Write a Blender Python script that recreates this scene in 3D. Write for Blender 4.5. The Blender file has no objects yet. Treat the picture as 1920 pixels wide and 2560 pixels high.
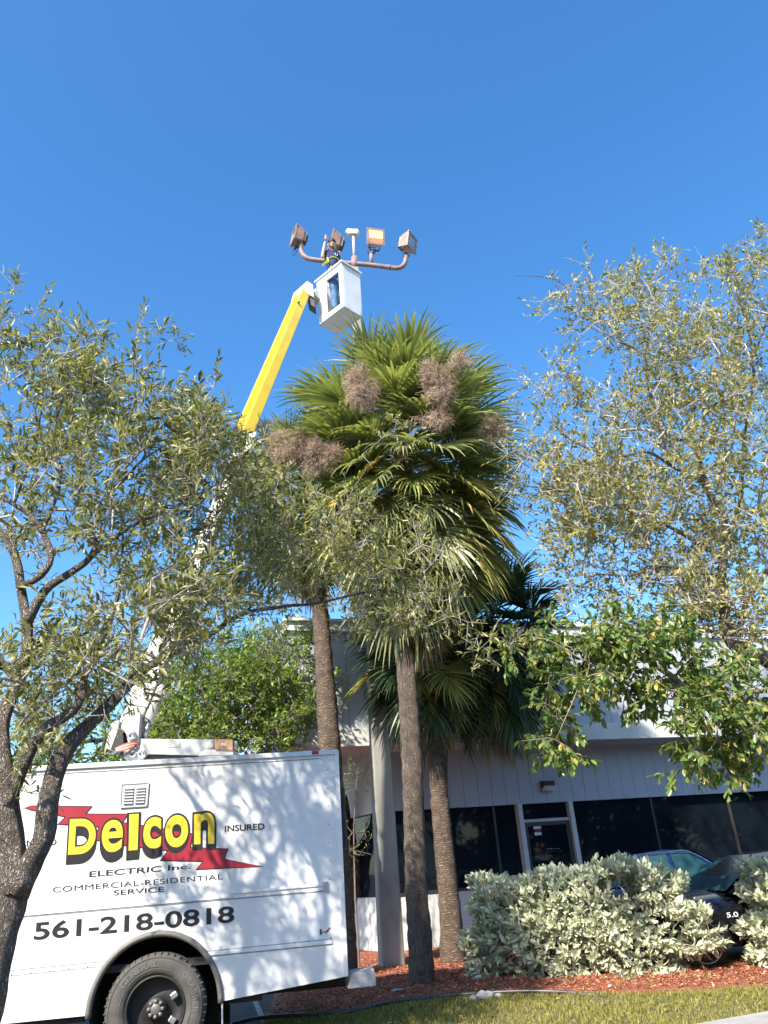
import bpy, bmesh, math, random
import numpy as np
from mathutils import Vector, Matrix
SC = bpy.context.scene
COL = SC.collection
RNG = np.random.default_rng(7)
random.seed(7)
rad = math.radians
# ---------------------------------------------------------------- camera
EYE, PITCH, ROLL, FPX = 1.5, rad(25), rad(4.5), 1920.0
cF = np.array([0, math.cos(PITCH), math.sin(PITCH)])
_R0 = np.array([1., 0, 0]); _U0 = np.array([0, -math.sin(PITCH), math.cos(PITCH)])
cR = math.cos(ROLL)*_R0 - math.sin(ROLL)*_U0
cU = math.sin(ROLL)*_R0 + math.cos(ROLL)*_U0
cC = np.array([0, 0, EYE])
cam_d = bpy.data.cameras.new('camera'); cam = bpy.data.objects.new('camera', cam_d); COL.objects.link(cam)
cam_d.sensor_fit = 'VERTICAL'; cam_d.sensor_height = 24; cam_d.sensor_width = 18; cam_d.lens = 24*FPX/2560
cam_d.clip_end = 2000; cam_d.clip_start = .05
cam.matrix_world = Matrix(((cR[0], cU[0], -cF[0], cC[0]), (cR[1], cU[1], -cF[1], cC[1]), (cR[2], cU[2], -cF[2], cC[2]), (0, 0, 0, 1)))
SC.camera = cam
# ---------------------------------------------------------------- world and sun
SUN_AZ, SUN_EL = rad(208), rad(40)
W = bpy.data.worlds.new('World'); SC.world = W; W.use_nodes = True
nt = W.node_tree; nt.nodes.clear()
sky = nt.nodes.new('ShaderNodeTexSky'); sky.sky_type = 'NISHITA'; sky.sun_disc = False
sky.sun_elevation = SUN_EL; sky.sun_rotation = SUN_AZ; sky.air_density = 1.0; sky.dust_density = .8; sky.ozone_density = 3.0
hs = nt.nodes.new('ShaderNodeHueSaturation'); hs.inputs['Saturation'].default_value = 1.27
bg = nt.nodes.new('ShaderNodeBackground'); bg.inputs['Strength'].default_value = .15
ow = nt.nodes.new('ShaderNodeOutputWorld')
nt.links.new(sky.outputs[0], hs.inputs['Color']); nt.links.new(hs.outputs[0], bg.inputs[0]); nt.links.new(bg.outputs[0], ow.inputs[0])
sl = bpy.data.lights.new('sun', 'SUN'); sl.energy = 4.3; sl.angle = rad(.9); sl.color = (1, .93, .80)
so = bpy.data.objects.new('sun', sl); COL.objects.link(so)
SUNV = Vector((math.sin(SUN_AZ)*math.cos(SUN_EL), math.cos(SUN_AZ)*math.cos(SUN_EL), math.sin(SUN_EL)))
so.rotation_euler = SUNV.to_track_quat('Z', 'Y').to_euler(); so.location = (-10, -20, 20)
vs = SC.view_settings; vs.view_transform = 'Standard'; vs.look = 'None'; vs.exposure = 1.15; vs.gamma = 1; vs.use_curve_mapping = False
SC.render.engine = 'CYCLES'
SC.cycles.max_bounces = 6; SC.cycles.diffuse_bounces = 3; SC.cycles.glossy_bounces = 3; SC.cycles.transmission_bounces = 3; SC.cycles.transparent_max_bounces = 6

def ray(x, y): return cR*(x-960)/FPX - cU*(y-1280)/FPX + cF
def P(x, y, Y): d = ray(x, y); return cC + d*Y/d[1]
def G(x, y, z=0): d = ray(x, y); return cC + d*(z-EYE)/d[2]
def mpp(x, y, Y): return Y/ray(x, y)[1]/FPX          # metres per photo pixel there

# ---------------------------------------------------------------- materials
def mat(name, col, rough=.6, metal=0., var=.15, scale=8., bump=0., bscale=None, col2=None, stretch=(1, 1, 1), spec=.5, coat=0., detail=5., world=False):
    m = bpy.data.materials.new(name); m.use_nodes = True; t = m.node_tree; b = t.nodes['Principled BSDF']
    b.inputs['Roughness'].default_value = rough; b.inputs['Metallic'].default_value = metal
    b.inputs['Specular IOR Level'].default_value = spec; b.inputs['Coat Weight'].default_value = coat
    tc = t.nodes.new('ShaderNodeTexCoord'); mp = t.nodes.new('ShaderNodeMapping'); mp.inputs['Scale'].default_value = stretch
    t.links.new(tc.outputs['Object'], mp.inputs[0])
    n = t.nodes.new('ShaderNodeTexNoise'); n.inputs['Scale'].default_value = scale; n.inputs['Detail'].default_value = detail
    t.links.new(mp.outputs[0], n.inputs['Vector'])
    r = t.nodes.new('ShaderNodeValToRGB'); r.color_ramp.elements[0].position = .3; r.color_ramp.elements[1].position = .7
    c = np.array(col[:3]); c2 = np.array(col2[:3]) if col2 else None
    a = c*(1-var) if c2 is None else c2
    bb = c*(1+var) if c2 is None else c
    r.color_ramp.elements[0].color = (*np.clip(a, 0, 1), 1); r.color_ramp.elements[1].color = (*np.clip(bb, 0, 1), 1)
    t.links.new(n.outputs['Fac'], r.inputs[0]); t.links.new(r.outputs[0], b.inputs['Base Color'])
    if bump:
        n2 = t.nodes.new('ShaderNodeTexNoise'); n2.inputs['Scale'].default_value = bscale or scale*3; n2.inputs['Detail'].default_value = 6
        t.links.new(mp.outputs[0], n2.inputs['Vector'])
        bu = t.nodes.new('ShaderNodeBump'); bu.inputs['Strength'].default_value = bump; bu.inputs['Distance'].default_value = .02
        t.links.new(n2.outputs['Fac'], bu.inputs['Height']); t.links.new(bu.outputs[0], b.inputs['Normal'])
    return m

def leafmat(name, stops, rough=.5, trans=.3, spec=.5, tmul=(1.3, 1.5, .5)):
    """colour from per-leaf random value; stops = list of (pos, rgb)"""
    m = bpy.data.materials.new(name); m.use_nodes = True; t = m.node_tree; b = t.nodes['Principled BSDF']; out = t.nodes['Material Output']
    at = t.nodes.new('ShaderNodeAttribute'); at.attribute_name = 'rnd'
    oi = t.nodes.new('ShaderNodeObjectInfo')
    ad = t.nodes.new('ShaderNodeMath'); ad.operation = 'ADD'; t.links.new(at.outputs['Fac'], ad.inputs[0]); t.links.new(oi.outputs['Random'], ad.inputs[1])
    fr = t.nodes.new('ShaderNodeMath'); fr.operation = 'FRACT'; t.links.new(ad.outputs[0], fr.inputs[0])
    r = t.nodes.new('ShaderNodeValToRGB'); cr = r.color_ramp
    while len(cr.elements) < len(stops): cr.elements.new(.5)
    for e, (p, c) in zip(cr.elements, stops): e.position = p; e.color = (*c, 1)
    t.links.new(fr.outputs[0], r.inputs[0]); t.links.new(r.outputs[0], b.inputs['Base Color'])
    b.inputs['Roughness'].default_value = rough; b.inputs['Specular IOR Level'].default_value = spec
    tr = t.nodes.new('ShaderNodeBsdfTranslucent'); mx = t.nodes.new('ShaderNodeMixShader'); mx.inputs[0].default_value = trans
    mu = t.nodes.new('ShaderNodeMix'); mu.data_type = 'RGBA'; mu.blend_type = 'MULTIPLY'; mu.inputs[0].default_value = 1
    t.links.new(r.outputs[0], mu.inputs[6]); mu.inputs[7].default_value = (*tmul, 1)
    t.links.new(mu.outputs[2], tr.inputs[0])
    t.links.new(b.outputs[0], mx.inputs[1]); t.links.new(tr.outputs[0], mx.inputs[2]); t.links.new(mx.outputs[0], out.inputs[0])
    return m

M = {}
M['asphalt'] = mat('asphalt', (.055, .055, .057), .9, var=.25, scale=3, bump=.4, bscale=160)
M['concrete'] = mat('concrete', (.36, .345, .31), .9, var=.15, scale=5, bump=.3, bscale=90)
M['pole_concrete'] = mat('pole_concrete', (.29, .28, .25), .9, var=.28, scale=3, bump=.35, bscale=70, stretch=(1, 1, .35))
M['mulch'] = mat('mulch', (.42, .14, .075), .95, scale=60, bump=1, bscale=45, col2=(.16, .05, .03))
M['soil'] = mat('soil', (.16, .17, .06), .95, scale=25, bump=.8, bscale=60, col2=(.19, .13, .07))
M['truck_white'] = mat('truck_white', (.80, .80, .79), .42, var=.04, scale=1.6, bump=.05, bscale=2.5, stretch=(1, 1, .35), col2=(.73, .72, .69), detail=8)
M['trim'] = mat('trim', (.62, .63, .64), .4, metal=.3, var=.06)
M['alu'] = mat('alu', (.55, .56, .58), .32, metal=.85, var=.12, scale=14)
M['rivet'] = mat('rivet', (.18, .17, .17), .5, metal=.5)
M['groove'] = mat('groove', (.28, .28, .29), .7)
M['black'] = mat('black', (.018, .018, .02), .55)
M['under'] = mat('under', (.03, .03, .03), .9, var=.3)
M['rubber'] = mat('rubber', (.085, .08, .075), .85, var=.2, scale=12, bump=.25, bscale=60)
M['fender'] = mat('fender', (.15, .14, .13), .55, var=.15, scale=10)
M['red_lens'] = mat('red_lens', (.42, .015, .02), .25)
M['vinyl_black'] = mat('vinyl_black', (.022, .020, .022), .4, var=.1)
M['vinyl_red'] = mat('vinyl_red', (.33, .02, .035), .4, var=.12, scale=4)
M['vinyl_yellow'] = mat('vinyl_yellow', (.76, .57, .04), .4, var=.08, scale=5, col2=(.66, .50, .04))
M['boom_yellow'] = mat('boom_yellow', (.66, .47, .035), .42, var=.10, scale=3, col2=(.56, .40, .04))
M['boom_white'] = mat('boom_white', (.56, .56, .54), .5, var=.08, scale=6, col2=(.38, .36, .33), detail=8)
M['fibre'] = mat('fibre', (.80, .80, .79), .35, scale=3.5, col2=(.70, .69, .66), detail=8, bump=.04, bscale=5)
M['fibre_in'] = mat('fibre_in', (.25, .25, .26), .6, var=.1)
M['steel'] = mat('steel', (.5, .5, .52), .3, metal=.9)
M['rust'] = mat('rust', (.42, .24, .13), .8, var=.3, scale=18, col2=(.22, .11, .07))
M['hose'] = mat('hose', (.55, .11, .05), .5, var=.2)
M['arm_brown'] = mat('arm_brown', (.32, .21, .19), .6, var=.25, scale=6, col2=(.18, .12, .12))
M['lamp_brown'] = mat('lamp_brown', (.46, .30, .23), .5, var=.2, scale=6, col2=(.30, .18, .14))
M['lamp_pale'] = mat('lamp_pale', (.6, .52, .46), .5)
M['lamp_glass'] = mat('lamp_glass', (.30, .33, .38), .1, var=.3, scale=3, spec=.8)
M['skin'] = mat('skin', (.62, .36, .25), .5, var=.08, scale=20)
M['hair'] = mat('hair', (.035, .025, .02), .8)
M['shirt'] = mat('shirt', (.028, .042, .10), .9, var=.25, scale=14, bump=.4, bscale=18)
M['denim'] = mat('denim', (.075, .16, .30), .9, var=.35, scale=9, bump=.7, bscale=14)
M['harness'] = mat('harness', (.75, .85, .05), .5)
M['boot'] = mat('boot', (.10, .06, .04), .7)
M['beard'] = mat('beard', (.20, .11, .075), .8)
M['eye'] = mat('eye', (.03, .02, .02), .3)
M['teeth'] = mat('teeth', (.8, .76, .7), .3)
M['wall_grey'] = mat('wall_grey', (.45, .48, .53), .85, var=.05, scale=2.2, bump=.15, bscale=60)
M['wall_white'] = mat('wall_white', (.66, .66, .64), .8, scale=2.6, bump=.1, bscale=50, col2=(.55, .56, .50), stretch=(1, 1, .25), detail=7)
M['soffit'] = mat('soffit', (.50, .50, .48), .85, var=.06, scale=2)
M['coping'] = mat('coping', (.72, .73, .74), .45, metal=.1, var=.05)
M['mullion'] = mat('mullion', (.62, .62, .62), .5, var=.06)
M['glass_dark'] = mat('glass_dark', (.008, .012, .018), .03, var=.3, scale=.8, spec=.3)
M['door_frame'] = mat('door_frame', (.05, .042, .04), .4)
M['sign_white'] = mat('sign_white', (.78, .78, .76), .5)
M['sign_red'] = mat('sign_red', (.5, .05, .05), .5)
M['bronze'] = mat('bronze', (.06, .05, .045), .5)
M['car_black'] = mat('car_black', (.008, .009, .013), .15, spec=.35, coat=.25, var=.1)
M['car_blue'] = mat('car_blue', (.010, .022, .075), .15, spec=.4, coat=.3, var=.1)
M['car_glass'] = mat('car_glass', (.02, .065, .08), .06, var=.2, scale=2, spec=.12)
M['chrome'] = mat('chrome', (.7, .7, .72), .12, metal=1)
M['stone'] = mat('stone', (.42, .40, .38), .9, var=.2, scale=9, bump=.8, bscale=30)
M['pipe_black'] = mat('pipe_black', (.075, .07, .075), .35, var=.25, scale=10)

def barkmat(name, c1, c2, scale=16, zs=.22, crack=.16, dist=.03):
    m = bpy.data.materials.new(name); m.use_nodes = True; t = m.node_tree; b = t.nodes['Principled BSDF']; b.inputs['Roughness'].default_value = .95; b.inputs['Specular IOR Level'].default_value = .2
    tc = t.nodes.new('ShaderNodeTexCoord'); mp = t.nodes.new('ShaderNodeMapping'); mp.inputs['Scale'].default_value = (1, 1, zs); t.links.new(tc.outputs['Object'], mp.inputs[0])
    wn = t.nodes.new('ShaderNodeTexNoise'); wn.inputs['Scale'].default_value = scale*.6; wn.inputs['Detail'].default_value = 4; t.links.new(mp.outputs[0], wn.inputs['Vector'])
    mx = t.nodes.new('ShaderNodeMix'); mx.data_type = 'RGBA'; mx.blend_type = 'LINEAR_LIGHT'; mx.inputs[0].default_value = .12; t.links.new(mp.outputs[0], mx.inputs[6]); t.links.new(wn.outputs['Color'], mx.inputs[7])
    vo = t.nodes.new('ShaderNodeTexVoronoi'); vo.feature = 'DISTANCE_TO_EDGE'; vo.inputs['Scale'].default_value = scale; t.links.new(mx.outputs[2], vo.inputs['Vector'])
    r = t.nodes.new('ShaderNodeValToRGB'); r.color_ramp.elements[0].position = 0; r.color_ramp.elements[1].position = crack*2.2; r.color_ramp.elements[0].color = (*c2, 1); r.color_ramp.elements[1].color = (1, 1, 1, 1); t.links.new(vo.outputs['Distance'], r.inputs[0])
    r.color_ramp.elements[0].color = (*[x/y for x, y in zip(c2, c1)], 1)
    n2 = t.nodes.new('ShaderNodeTexNoise'); n2.inputs['Scale'].default_value = 7; n2.inputs['Detail'].default_value = 8; t.links.new(tc.outputs['Object'], n2.inputs['Vector'])
    r2 = t.nodes.new('ShaderNodeValToRGB'); r2.color_ramp.elements[0].position = .3; r2.color_ramp.elements[1].position = .7; r2.color_ramp.elements[0].color = (*[x*.62 for x in c1], 1); r2.color_ramp.elements[1].color = (*[min(1, x*1.2) for x in c1], 1); t.links.new(n2.outputs['Fac'], r2.inputs[0])
    mu = t.nodes.new('ShaderNodeMix'); mu.data_type = 'RGBA'; mu.blend_type = 'MULTIPLY'; mu.inputs[0].default_value = 1; t.links.new(r2.outputs[0], mu.inputs[6]); t.links.new(r.outputs[0], mu.inputs[7]); t.links.new(mu.outputs[2], b.inputs['Base Color'])
    mr = t.nodes.new('ShaderNodeMapRange'); mr.inputs[1].default_value = 0; mr.inputs[2].default_value = crack*2; t.links.new(vo.outputs['Distance'], mr.inputs[0])
    ad = t.nodes.new('ShaderNodeMath'); ad.operation = 'MULTIPLY_ADD'; ad.inputs[1].default_value = .35; t.links.new(n2.outputs['Fac'], ad.inputs[0]); t.links.new(mr.outputs[0], ad.inputs[2])
    bu = t.nodes.new('ShaderNodeBump'); bu.inputs['Strength'].default_value = 1; bu.inputs['Distance'].default_value = dist; t.links.new(ad.outputs[0], bu.inputs['Height']); t.links.new(bu.outputs[0], b.inputs['Normal'])
    return m
M['oak_bark'] = barkmat('oak_bark', (.54, .47, .39), (.16, .13, .11), 34, .3)
M['twig'] = mat('twig', (.38, .34, .31), .9, var=.25, scale=6)
M['twig_dark'] = mat('twig_dark', (.17, .14, .12), .9, var=.3, scale=6)
M['twig_pale'] = mat('twig_pale', (.50, .44, .40), .9, var=.2, scale=6)
M['tree_bark'] = barkmat('tree_bark', (.17, .14, .11), (.05, .04, .035), 20)
M['sch_bark'] = mat('sch_bark', (.36, .29, .20), .85, var=.25, scale=10, col2=(.16, .13, .09), bump=.4)
M['palm_bark_a'] = barkmat('palm_bark_a', (.54, .44, .34), (.13, .10, .08), 42, .12, .2, .02)
M['palm_bark_b'] = barkmat('palm_bark_b', (.33, .25, .19), (.13, .095, .07), 9, 6.0, .2, .02)
M['palm_leaf'] = leafmat('palm_leaf', [(0, (.12, .145, .065)), (.5, (.22, .235, .10)), (1, (.38, .37, .17))], .38, .3, .6)
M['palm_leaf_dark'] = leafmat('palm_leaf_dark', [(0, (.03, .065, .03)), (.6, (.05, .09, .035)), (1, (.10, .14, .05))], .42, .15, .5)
M['palm_yellow'] = leafmat('palm_yellow', [(0, (.15, .19, .05)), (.6, (.30, .30, .07)), (.85, (.42, .35, .09)), (1, (.42, .24, .08))], .5, .15, .4, (1.2, 1.1, .5))
M['palm_dead'] = leafmat('palm_dead', [(0, (.16, .09, .05)), (.6, (.34, .23, .14)), (1, (.46, .36, .24))], .8, .15, .2, (1, .9, .7))
M['stalk'] = leafmat('stalk', [(0, (.36, .24, .18)), (.6, (.55, .41, .31)), (1, (.70, .56, .44))], .9, .15, .2, (1, .9, .8))
M['oak_leaf'] = leafmat('oak_leaf', [(0, (.095, .11, .035)), (.4, (.19, .19, .065)), (.75, (.30, .28, .09)), (1, (.44, .39, .17))], .42, .3, .55)
M['oak_leaf_r'] = leafmat('oak_leaf_r', [(0, (.11, .125, .04)), (.35, (.25, .235, .08)), (.75, (.42, .37, .12)), (1, (.50, .40, .18))], .5, .25, .45)
M['bright_leaf'] = leafmat('bright_leaf', [(0, (.09, .14, .025)), (.5, (.20, .28, .045)), (1, (.36, .42, .07))], .4, .35, .5)
M['sch_leaf'] = leafmat('sch_leaf', [(0, (.06, .12, .03)), (.5, (.13, .20, .05)), (.88, (.22, .28, .07)), (.94, (.45, .38, .11)), (1, (.50, .39, .12))], .34, .35, .6)
M['silver_leaf'] = leafmat('silver_leaf', [(0, (.36, .40, .26)), (.5, (.58, .60, .43)), (1, (.72, .72, .54))], .55, .15, .35, (.9, 1, .6))
M['grass'] = leafmat('grass', [(0, (.16, .17, .035)), (.6, (.30, .27, .06)), (1, (.44, .36, .16))], .6, .3, .3)
M['chips'] = leafmat('chips', [(0, (.24, .07, .04)), (.5, (.47, .16, .08)), (.85, (.60, .27, .15)), (1, (.66, .47, .32))], .9, 0, .2)

# ---------------------------------------------------------------- object helpers
def tag(o, label=None, cat=None, group=None, kind=None):
    if label: o['label'] = label
    if cat: o['category'] = cat
    if group: o['group'] = group
    if kind: o['kind'] = kind
    return o
def thing(name, loc, label, cat, group=None):
    o = bpy.data.objects.new(name, None); COL.objects.link(o); o.location = [float(v) for v in loc]; o.empty_display_size = .2
    return tag(o, label, cat, group)
def root_loc(o):
    v = Vector((0, 0, 0))
    while o is not None: v += o.location; o = o.parent
    return v
def link(name, me, parent=None, loc=None):
    o = bpy.data.objects.new(name, me); COL.objects.link(o)
    if parent: o.parent = parent
    if loc is not None: o.location = loc
    return o
class MB:
    def __init__(s): s.v = []; s.f = []; s.n = 0; s.r = []; s.smooth = []
    def add(s, v, f, rnd=None, smooth=False):
        v = np.asarray(v, float).reshape(-1, 3); s.v.append(v)
        for q in f: s.f.append([i+s.n for i in q]); s.smooth.append(smooth)
        s.n += len(v); s.r.append(np.full(len(v), 0. if rnd is None else rnd)); return s
    def hexa(s, a): # 8 pts: bottom 4 ccw, top 4
        return s.add(a, [(3, 2, 1, 0), (4, 5, 6, 7), (0, 1, 5, 4), (1, 2, 6, 5), (2, 3, 7, 6), (3, 0, 4, 7)])
    def box(s, c, sz, ax=None):
        c = np.array(c, float); h = np.array(sz, float)/2
        A = np.eye(3) if ax is None else np.array(ax, float)
        p = [c + A.T @ (h*np.array(k)) for k in [(-1, -1, -1), (1, -1, -1), (1, 1, -1), (-1, 1, -1), (-1, -1, 1), (1, -1, 1), (1, 1, 1), (-1, 1, 1)]]
        return s.hexa(p)
    def beam(s, p, q, w, h, up=(0, 0, 1), w2=None, h2=None):
        p = np.array(p, float); q = np.array(q, float); d = q-p; d /= np.linalg.norm(d)
        up = np.array(up, float); x = np.cross(d, up); x /= np.linalg.norm(x); y = np.cross(x, d)
        w2 = w if w2 is None else w2; h2 = h if h2 is None else h2
        a = [p+x*sx*w/2+y*sy*h/2 for sx, sy in ((-1, -1), (1, -1), (1, 1), (-1, 1))]
        b = [q+x*sx*w2/2+y*sy*h2/2 for sx, sy in ((-1, -1), (1, -1), (1, 1), (-1, 1))]
        return s.hexa(a+b)
    def tube(s, pts, rr, n=8, cap=True, noise=0., flat=1.0, seed=0):
        pts = np.asarray(pts, float); k = len(pts); rr = np.broadcast_to(np.asarray(rr, float), (k,))
        T = np.gradient(pts, axis=0); T /= np.linalg.norm(T, axis=1)[:, None]+1e-9
        ref = np.array([0, 0, 1.]) if abs(T[0][2]) < .9 else np.array([1., 0, 0])
        X = np.cross(T[0], ref); X /= np.linalg.norm(X); XX = [X]
        for i in range(1, k):
            X = X-T[i]*np.dot(X, T[i]); X /= np.linalg.norm(X)+1e-9; XX.append(X)
        XX = np.array(XX); YY = np.cross(T, XX)
        a = np.arange(n)*2*math.pi/n
        R_ = rr[:, None]*np.ones((k, n))
        if noise:
            arc = np.r_[0, np.cumsum(np.linalg.norm(np.diff(pts, axis=0), axis=1))][:, None]
            A = a[None, :]
            R_ = R_*(1+noise*(np.sin(5*A+3*np.sin(arc*4+seed)+seed)*.35+np.sin(9*A+arc*7+seed*2)*.3+np.sin(2*A+arc*2.3+seed)*.5+np.sin(arc*23+3*A)*.2))
        V = pts[:, None, :]+R_[..., None]*(np.cos(a)[None, :, None]*XX[:, None, :]+np.sin(a)[None, :, None]*YY[:, None, :]*flat)
        f = [(i*n+j, i*n+(j+1) % n, (i+1)*n+(j+1) % n, (i+1)*n+j) for i in range(k-1) for j in range(n)]
        if cap: f += [tuple(range(n))[::-1], tuple(range((k-1)*n, k*n))]
        return s.add(V.reshape(-1, 3), f, smooth=True)
    def prism(s, poly, o, ux, uy, d): # polygon (2d) extruded by vector d
        o = np.array(o, float); ux = np.array(ux, float); uy = np.array(uy, float); d = np.array(d, float)
        a = [o+ux*x+uy*y for x, y in poly]; n = len(a); b = [p+d for p in a]
        return s.add(a+b, [tuple(range(n))[::-1], tuple(range(n, 2*n))]+[(i, (i+1) % n, n+(i+1) % n, n+i) for i in range(n)])
    def lathe(s, c, axis, prof, n=32): # prof: list (r, h)
        c = np.array(c, float); ax = np.array(axis, float); ax /= np.linalg.norm(ax)
        ref = np.array([0, 0, 1.]) if abs(ax[2]) < .9 else np.array([1., 0, 0])
        X = np.cross(ax, ref); X /= np.linalg.norm(X); Y = np.cross(ax, X)
        V = [c+ax*h+r*(math.cos(t)*X+math.sin(t)*Y) for r, h in prof for t in [2*math.pi*j/n for j in range(n)]]
        k = len(prof); f = [(i*n+j, i*n+(j+1) % n, (i+1)*n+(j+1) % n, (i+1)*n+j) for i in range(k-1) for j in range(n)]
        return s.add(V, f, smooth=True)
    def sphere(s, c, r, n=12, m=8, sc=(1, 1, 1)):
        c = np.array(c, float); V = []; f = []
        for i in range(m+1):
            ph = math.pi*i/m
            for j in range(n):
                th = 2*math.pi*j/n; V.append(c+r*np.array([math.sin(ph)*math.cos(th)*sc[0], math.sin(ph)*math.sin(th)*sc[1], math.cos(ph)*sc[2]]))
        f = [(i*n+j, (i+1)*n+j, (i+1)*n+(j+1) % n, i*n+(j+1) % n) for i in range(m) for j in range(n)]
        return s.add(V, f, smooth=True)
    def build(s, name, m, parent=None, bevel=0., kind=None, label=None, fixn=True):
        me = bpy.data.meshes.new(name)
        V = np.concatenate(s.v)
        off = np.array(root_loc(parent)) if parent else 0
        me.from_pydata((V-off).tolist(), [], s.f)
        if fixn and len(s.f) < 60000:
            b = bmesh.new(); b.from_mesh(me); bmesh.ops.recalc_face_normals(b, faces=b.faces); b.to_mesh(me); b.free()
        me.polygons.foreach_set('use_smooth', s.smooth)
        me.materials.append(m if not isinstance(m, str) else M[m])
        o = link(name, me, parent)
        if bevel:
            bv = o.modifiers.new('bevel', 'BEVEL'); bv.width = bevel; bv.segments = 2; bv.limit_method = 'ANGLE'; bv.angle_limit = rad(40)
        if kind: o['kind'] = kind
        if label: o['label'] = label
        return o
def arrmesh(name, V, faces, rnd, m, smooth=False):
    """V (N,3); faces (K,k) all same size; rnd (N,)"""
    me = bpy.data.meshes.new(name); N = len(V); K, k = faces.shape
    me.vertices.add(N); me.vertices.foreach_set('co', np.ascontiguousarray(V, dtype=np.float32).ravel())
    me.loops.add(K*k); me.loops.foreach_set('vertex_index', faces.astype(np.int32).ravel())
    me.polygons.add(K); me.polygons.foreach_set('loop_start', np.arange(0, K*k, k, dtype=np.int32)); me.polygons.foreach_set('loop_total', np.full(K, k, dtype=np.int32))
    if smooth: me.polygons.foreach_set('use_smooth', np.ones(K, bool))
    me.update(calc_edges=True)
    if rnd is not None:
        a = me.attributes.new('rnd', 'FLOAT', 'POINT'); a.data.foreach_set('value', rnd.astype(np.float32))
    me.materials.append(M[m] if isinstance(m, str) else m)
    return me
def unit(a): return a/(np.linalg.norm(a, axis=-1, keepdims=True)+1e-9)
def rdir(n, rng=None): return unit((rng or RNG).normal(size=(n, 3)))

# leaf geometry: (base, 2 shoulders, tip) folded along the midrib; 'big' = 6 points
def leaf_geom(O, D, N, L, Wd, big=False, fold=.25):
    S = unit(np.cross(D, N)); N = np.cross(S, D); n = len(O); L = L[:, None]; Wd = Wd[:, None]
    if not big:
        V = np.stack([O, O+D*L*.45+S*Wd*.5+N*Wd*fold, O+D*L-N*L*.06, O+D*L*.45-S*Wd*.5+N*Wd*fold], 1)
        F = np.array([[0, 1, 2], [0, 2, 3]])
        k = 4
    else:
        V = np.stack([O, O+D*L*.3+S*Wd*.38+N*Wd*fold*.8, O+D*L*.7+S*Wd*.46+N*Wd*fold*.8-N*L*.03, O+D*L-N*L*.10, O+D*L*.7-S*Wd*.46+N*Wd*fold*.8-N*L*.03, O+D*L*.3-S*Wd*.38+N*Wd*fold*.8, O+D*L*.5], 1)
        F = np.array([[0, 1, 6], [1, 2, 6], [2, 3, 6], [3, 4, 6], [4, 5, 6], [5, 0, 6]])
        k = 7
    faces = (np.arange(n)[:, None, None]*k+F[None]).reshape(-1, 3)
    return V.reshape(-1, 3), faces, k
def foliage(parent, O, D, N, L, Wd, m, big=False, nparts=300, name='foliage', rnd=None):
    """bulk leaves in one 'stuff' part; the nparts that show largest are leaf parts of their own"""
    rl = np.array(root_loc(parent))
    dist = np.linalg.norm(O-cC, axis=1); rel = O-cC; dp = rel@cF
    px = 960+FPX*(rel@cR)/np.maximum(dp, .1); py = 1280-FPX*(rel@cU)/np.maximum(dp, .1)
    vis = (px > 20) & (px < 1900) & (py > 20) & (py < 2540) & (dp > .1)
    face = np.abs(np.sum(unit(-rel)*unit(N), axis=1))
    sc = np.where(vis, L/dist*(.4+face), 0)
    n = min(nparts, int(vis.sum()*.5)); idx = np.argsort(-sc)[:n] if n else np.array([], int)
    mask = np.ones(len(O), bool); mask[idx] = False
    if rnd is None: rnd = RNG.random(len(O))
    V, Fc, k = leaf_geom(O[mask]-rl, D[mask], N[mask], L[mask], Wd[mask], big)
    o = link(name, arrmesh(name, V, Fc, np.repeat(rnd[mask], k), m), parent); o['kind'] = 'stuff'
    if n:
        wr = float(np.median(Wd/L))
        v1, f1, _ = leaf_geom(np.zeros((1, 3)), np.array([[1., 0, 0]]), np.array([[0, 0, 1.]]), np.array([1.]), np.array([wr]), True)
        lm = arrmesh('leaf', v1, f1, None, m)
        for i in idx:
            d = unit(D[i]); nn = N[i]; s = unit(np.cross(d, nn)); nn = np.cross(s, d)
            # local x=d, local y = nn x d = s' , z=nn
            y = np.cross(nn, d); l = float(L[i]); p = O[i]-rl
            q = bpy.data.objects.new('leaf', lm); COL.objects.link(q); q.parent = parent
            q.matrix_local = Matrix(((d[0]*l, y[0]*l, nn[0]*l, p[0]), (d[1]*l, y[1]*l, nn[1]*l, p[1]), (d[2]*l, y[2]*l, nn[2]*l, p[2]), (0, 0, 0, 1)))
    return o

def twig_mesh(name, A, B, ra, rb, m, parent, kind='stuff'):
    """thin three-sided twigs, vectorised"""
    rl = np.array(root_loc(parent)) if parent else 0
    D = unit(B-A); ref = np.where(np.abs(D[:, 2:3]) < .9, np.array([[0, 0, 1.]]), np.array([[1., 0, 0]])); X = unit(np.cross(D, ref)); Y = np.cross(D, X)
    vs_ = []
    for C_, r in ((A, ra), (B, rb)):
        for t in (0, 2.094, 4.189): vs_.append(C_-rl+(math.cos(t)*X+math.sin(t)*Y)*np.broadcast_to(np.asarray(r, float).reshape(-1, 1), (len(A), 1)))
    V = np.stack(vs_, 1).reshape(-1, 3)
    F = np.array([[0, 1, 4, 3], [1, 2, 5, 4], [2, 0, 3, 5]]); F = (np.arange(len(A))[:, None, None]*6+F[None]).reshape(-1, 4)
    o = link(name, arrmesh(name, V, F, np.repeat(RNG.random(len(A)), 6), m), parent)
    if kind: o['kind'] = kind
    return o

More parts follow.
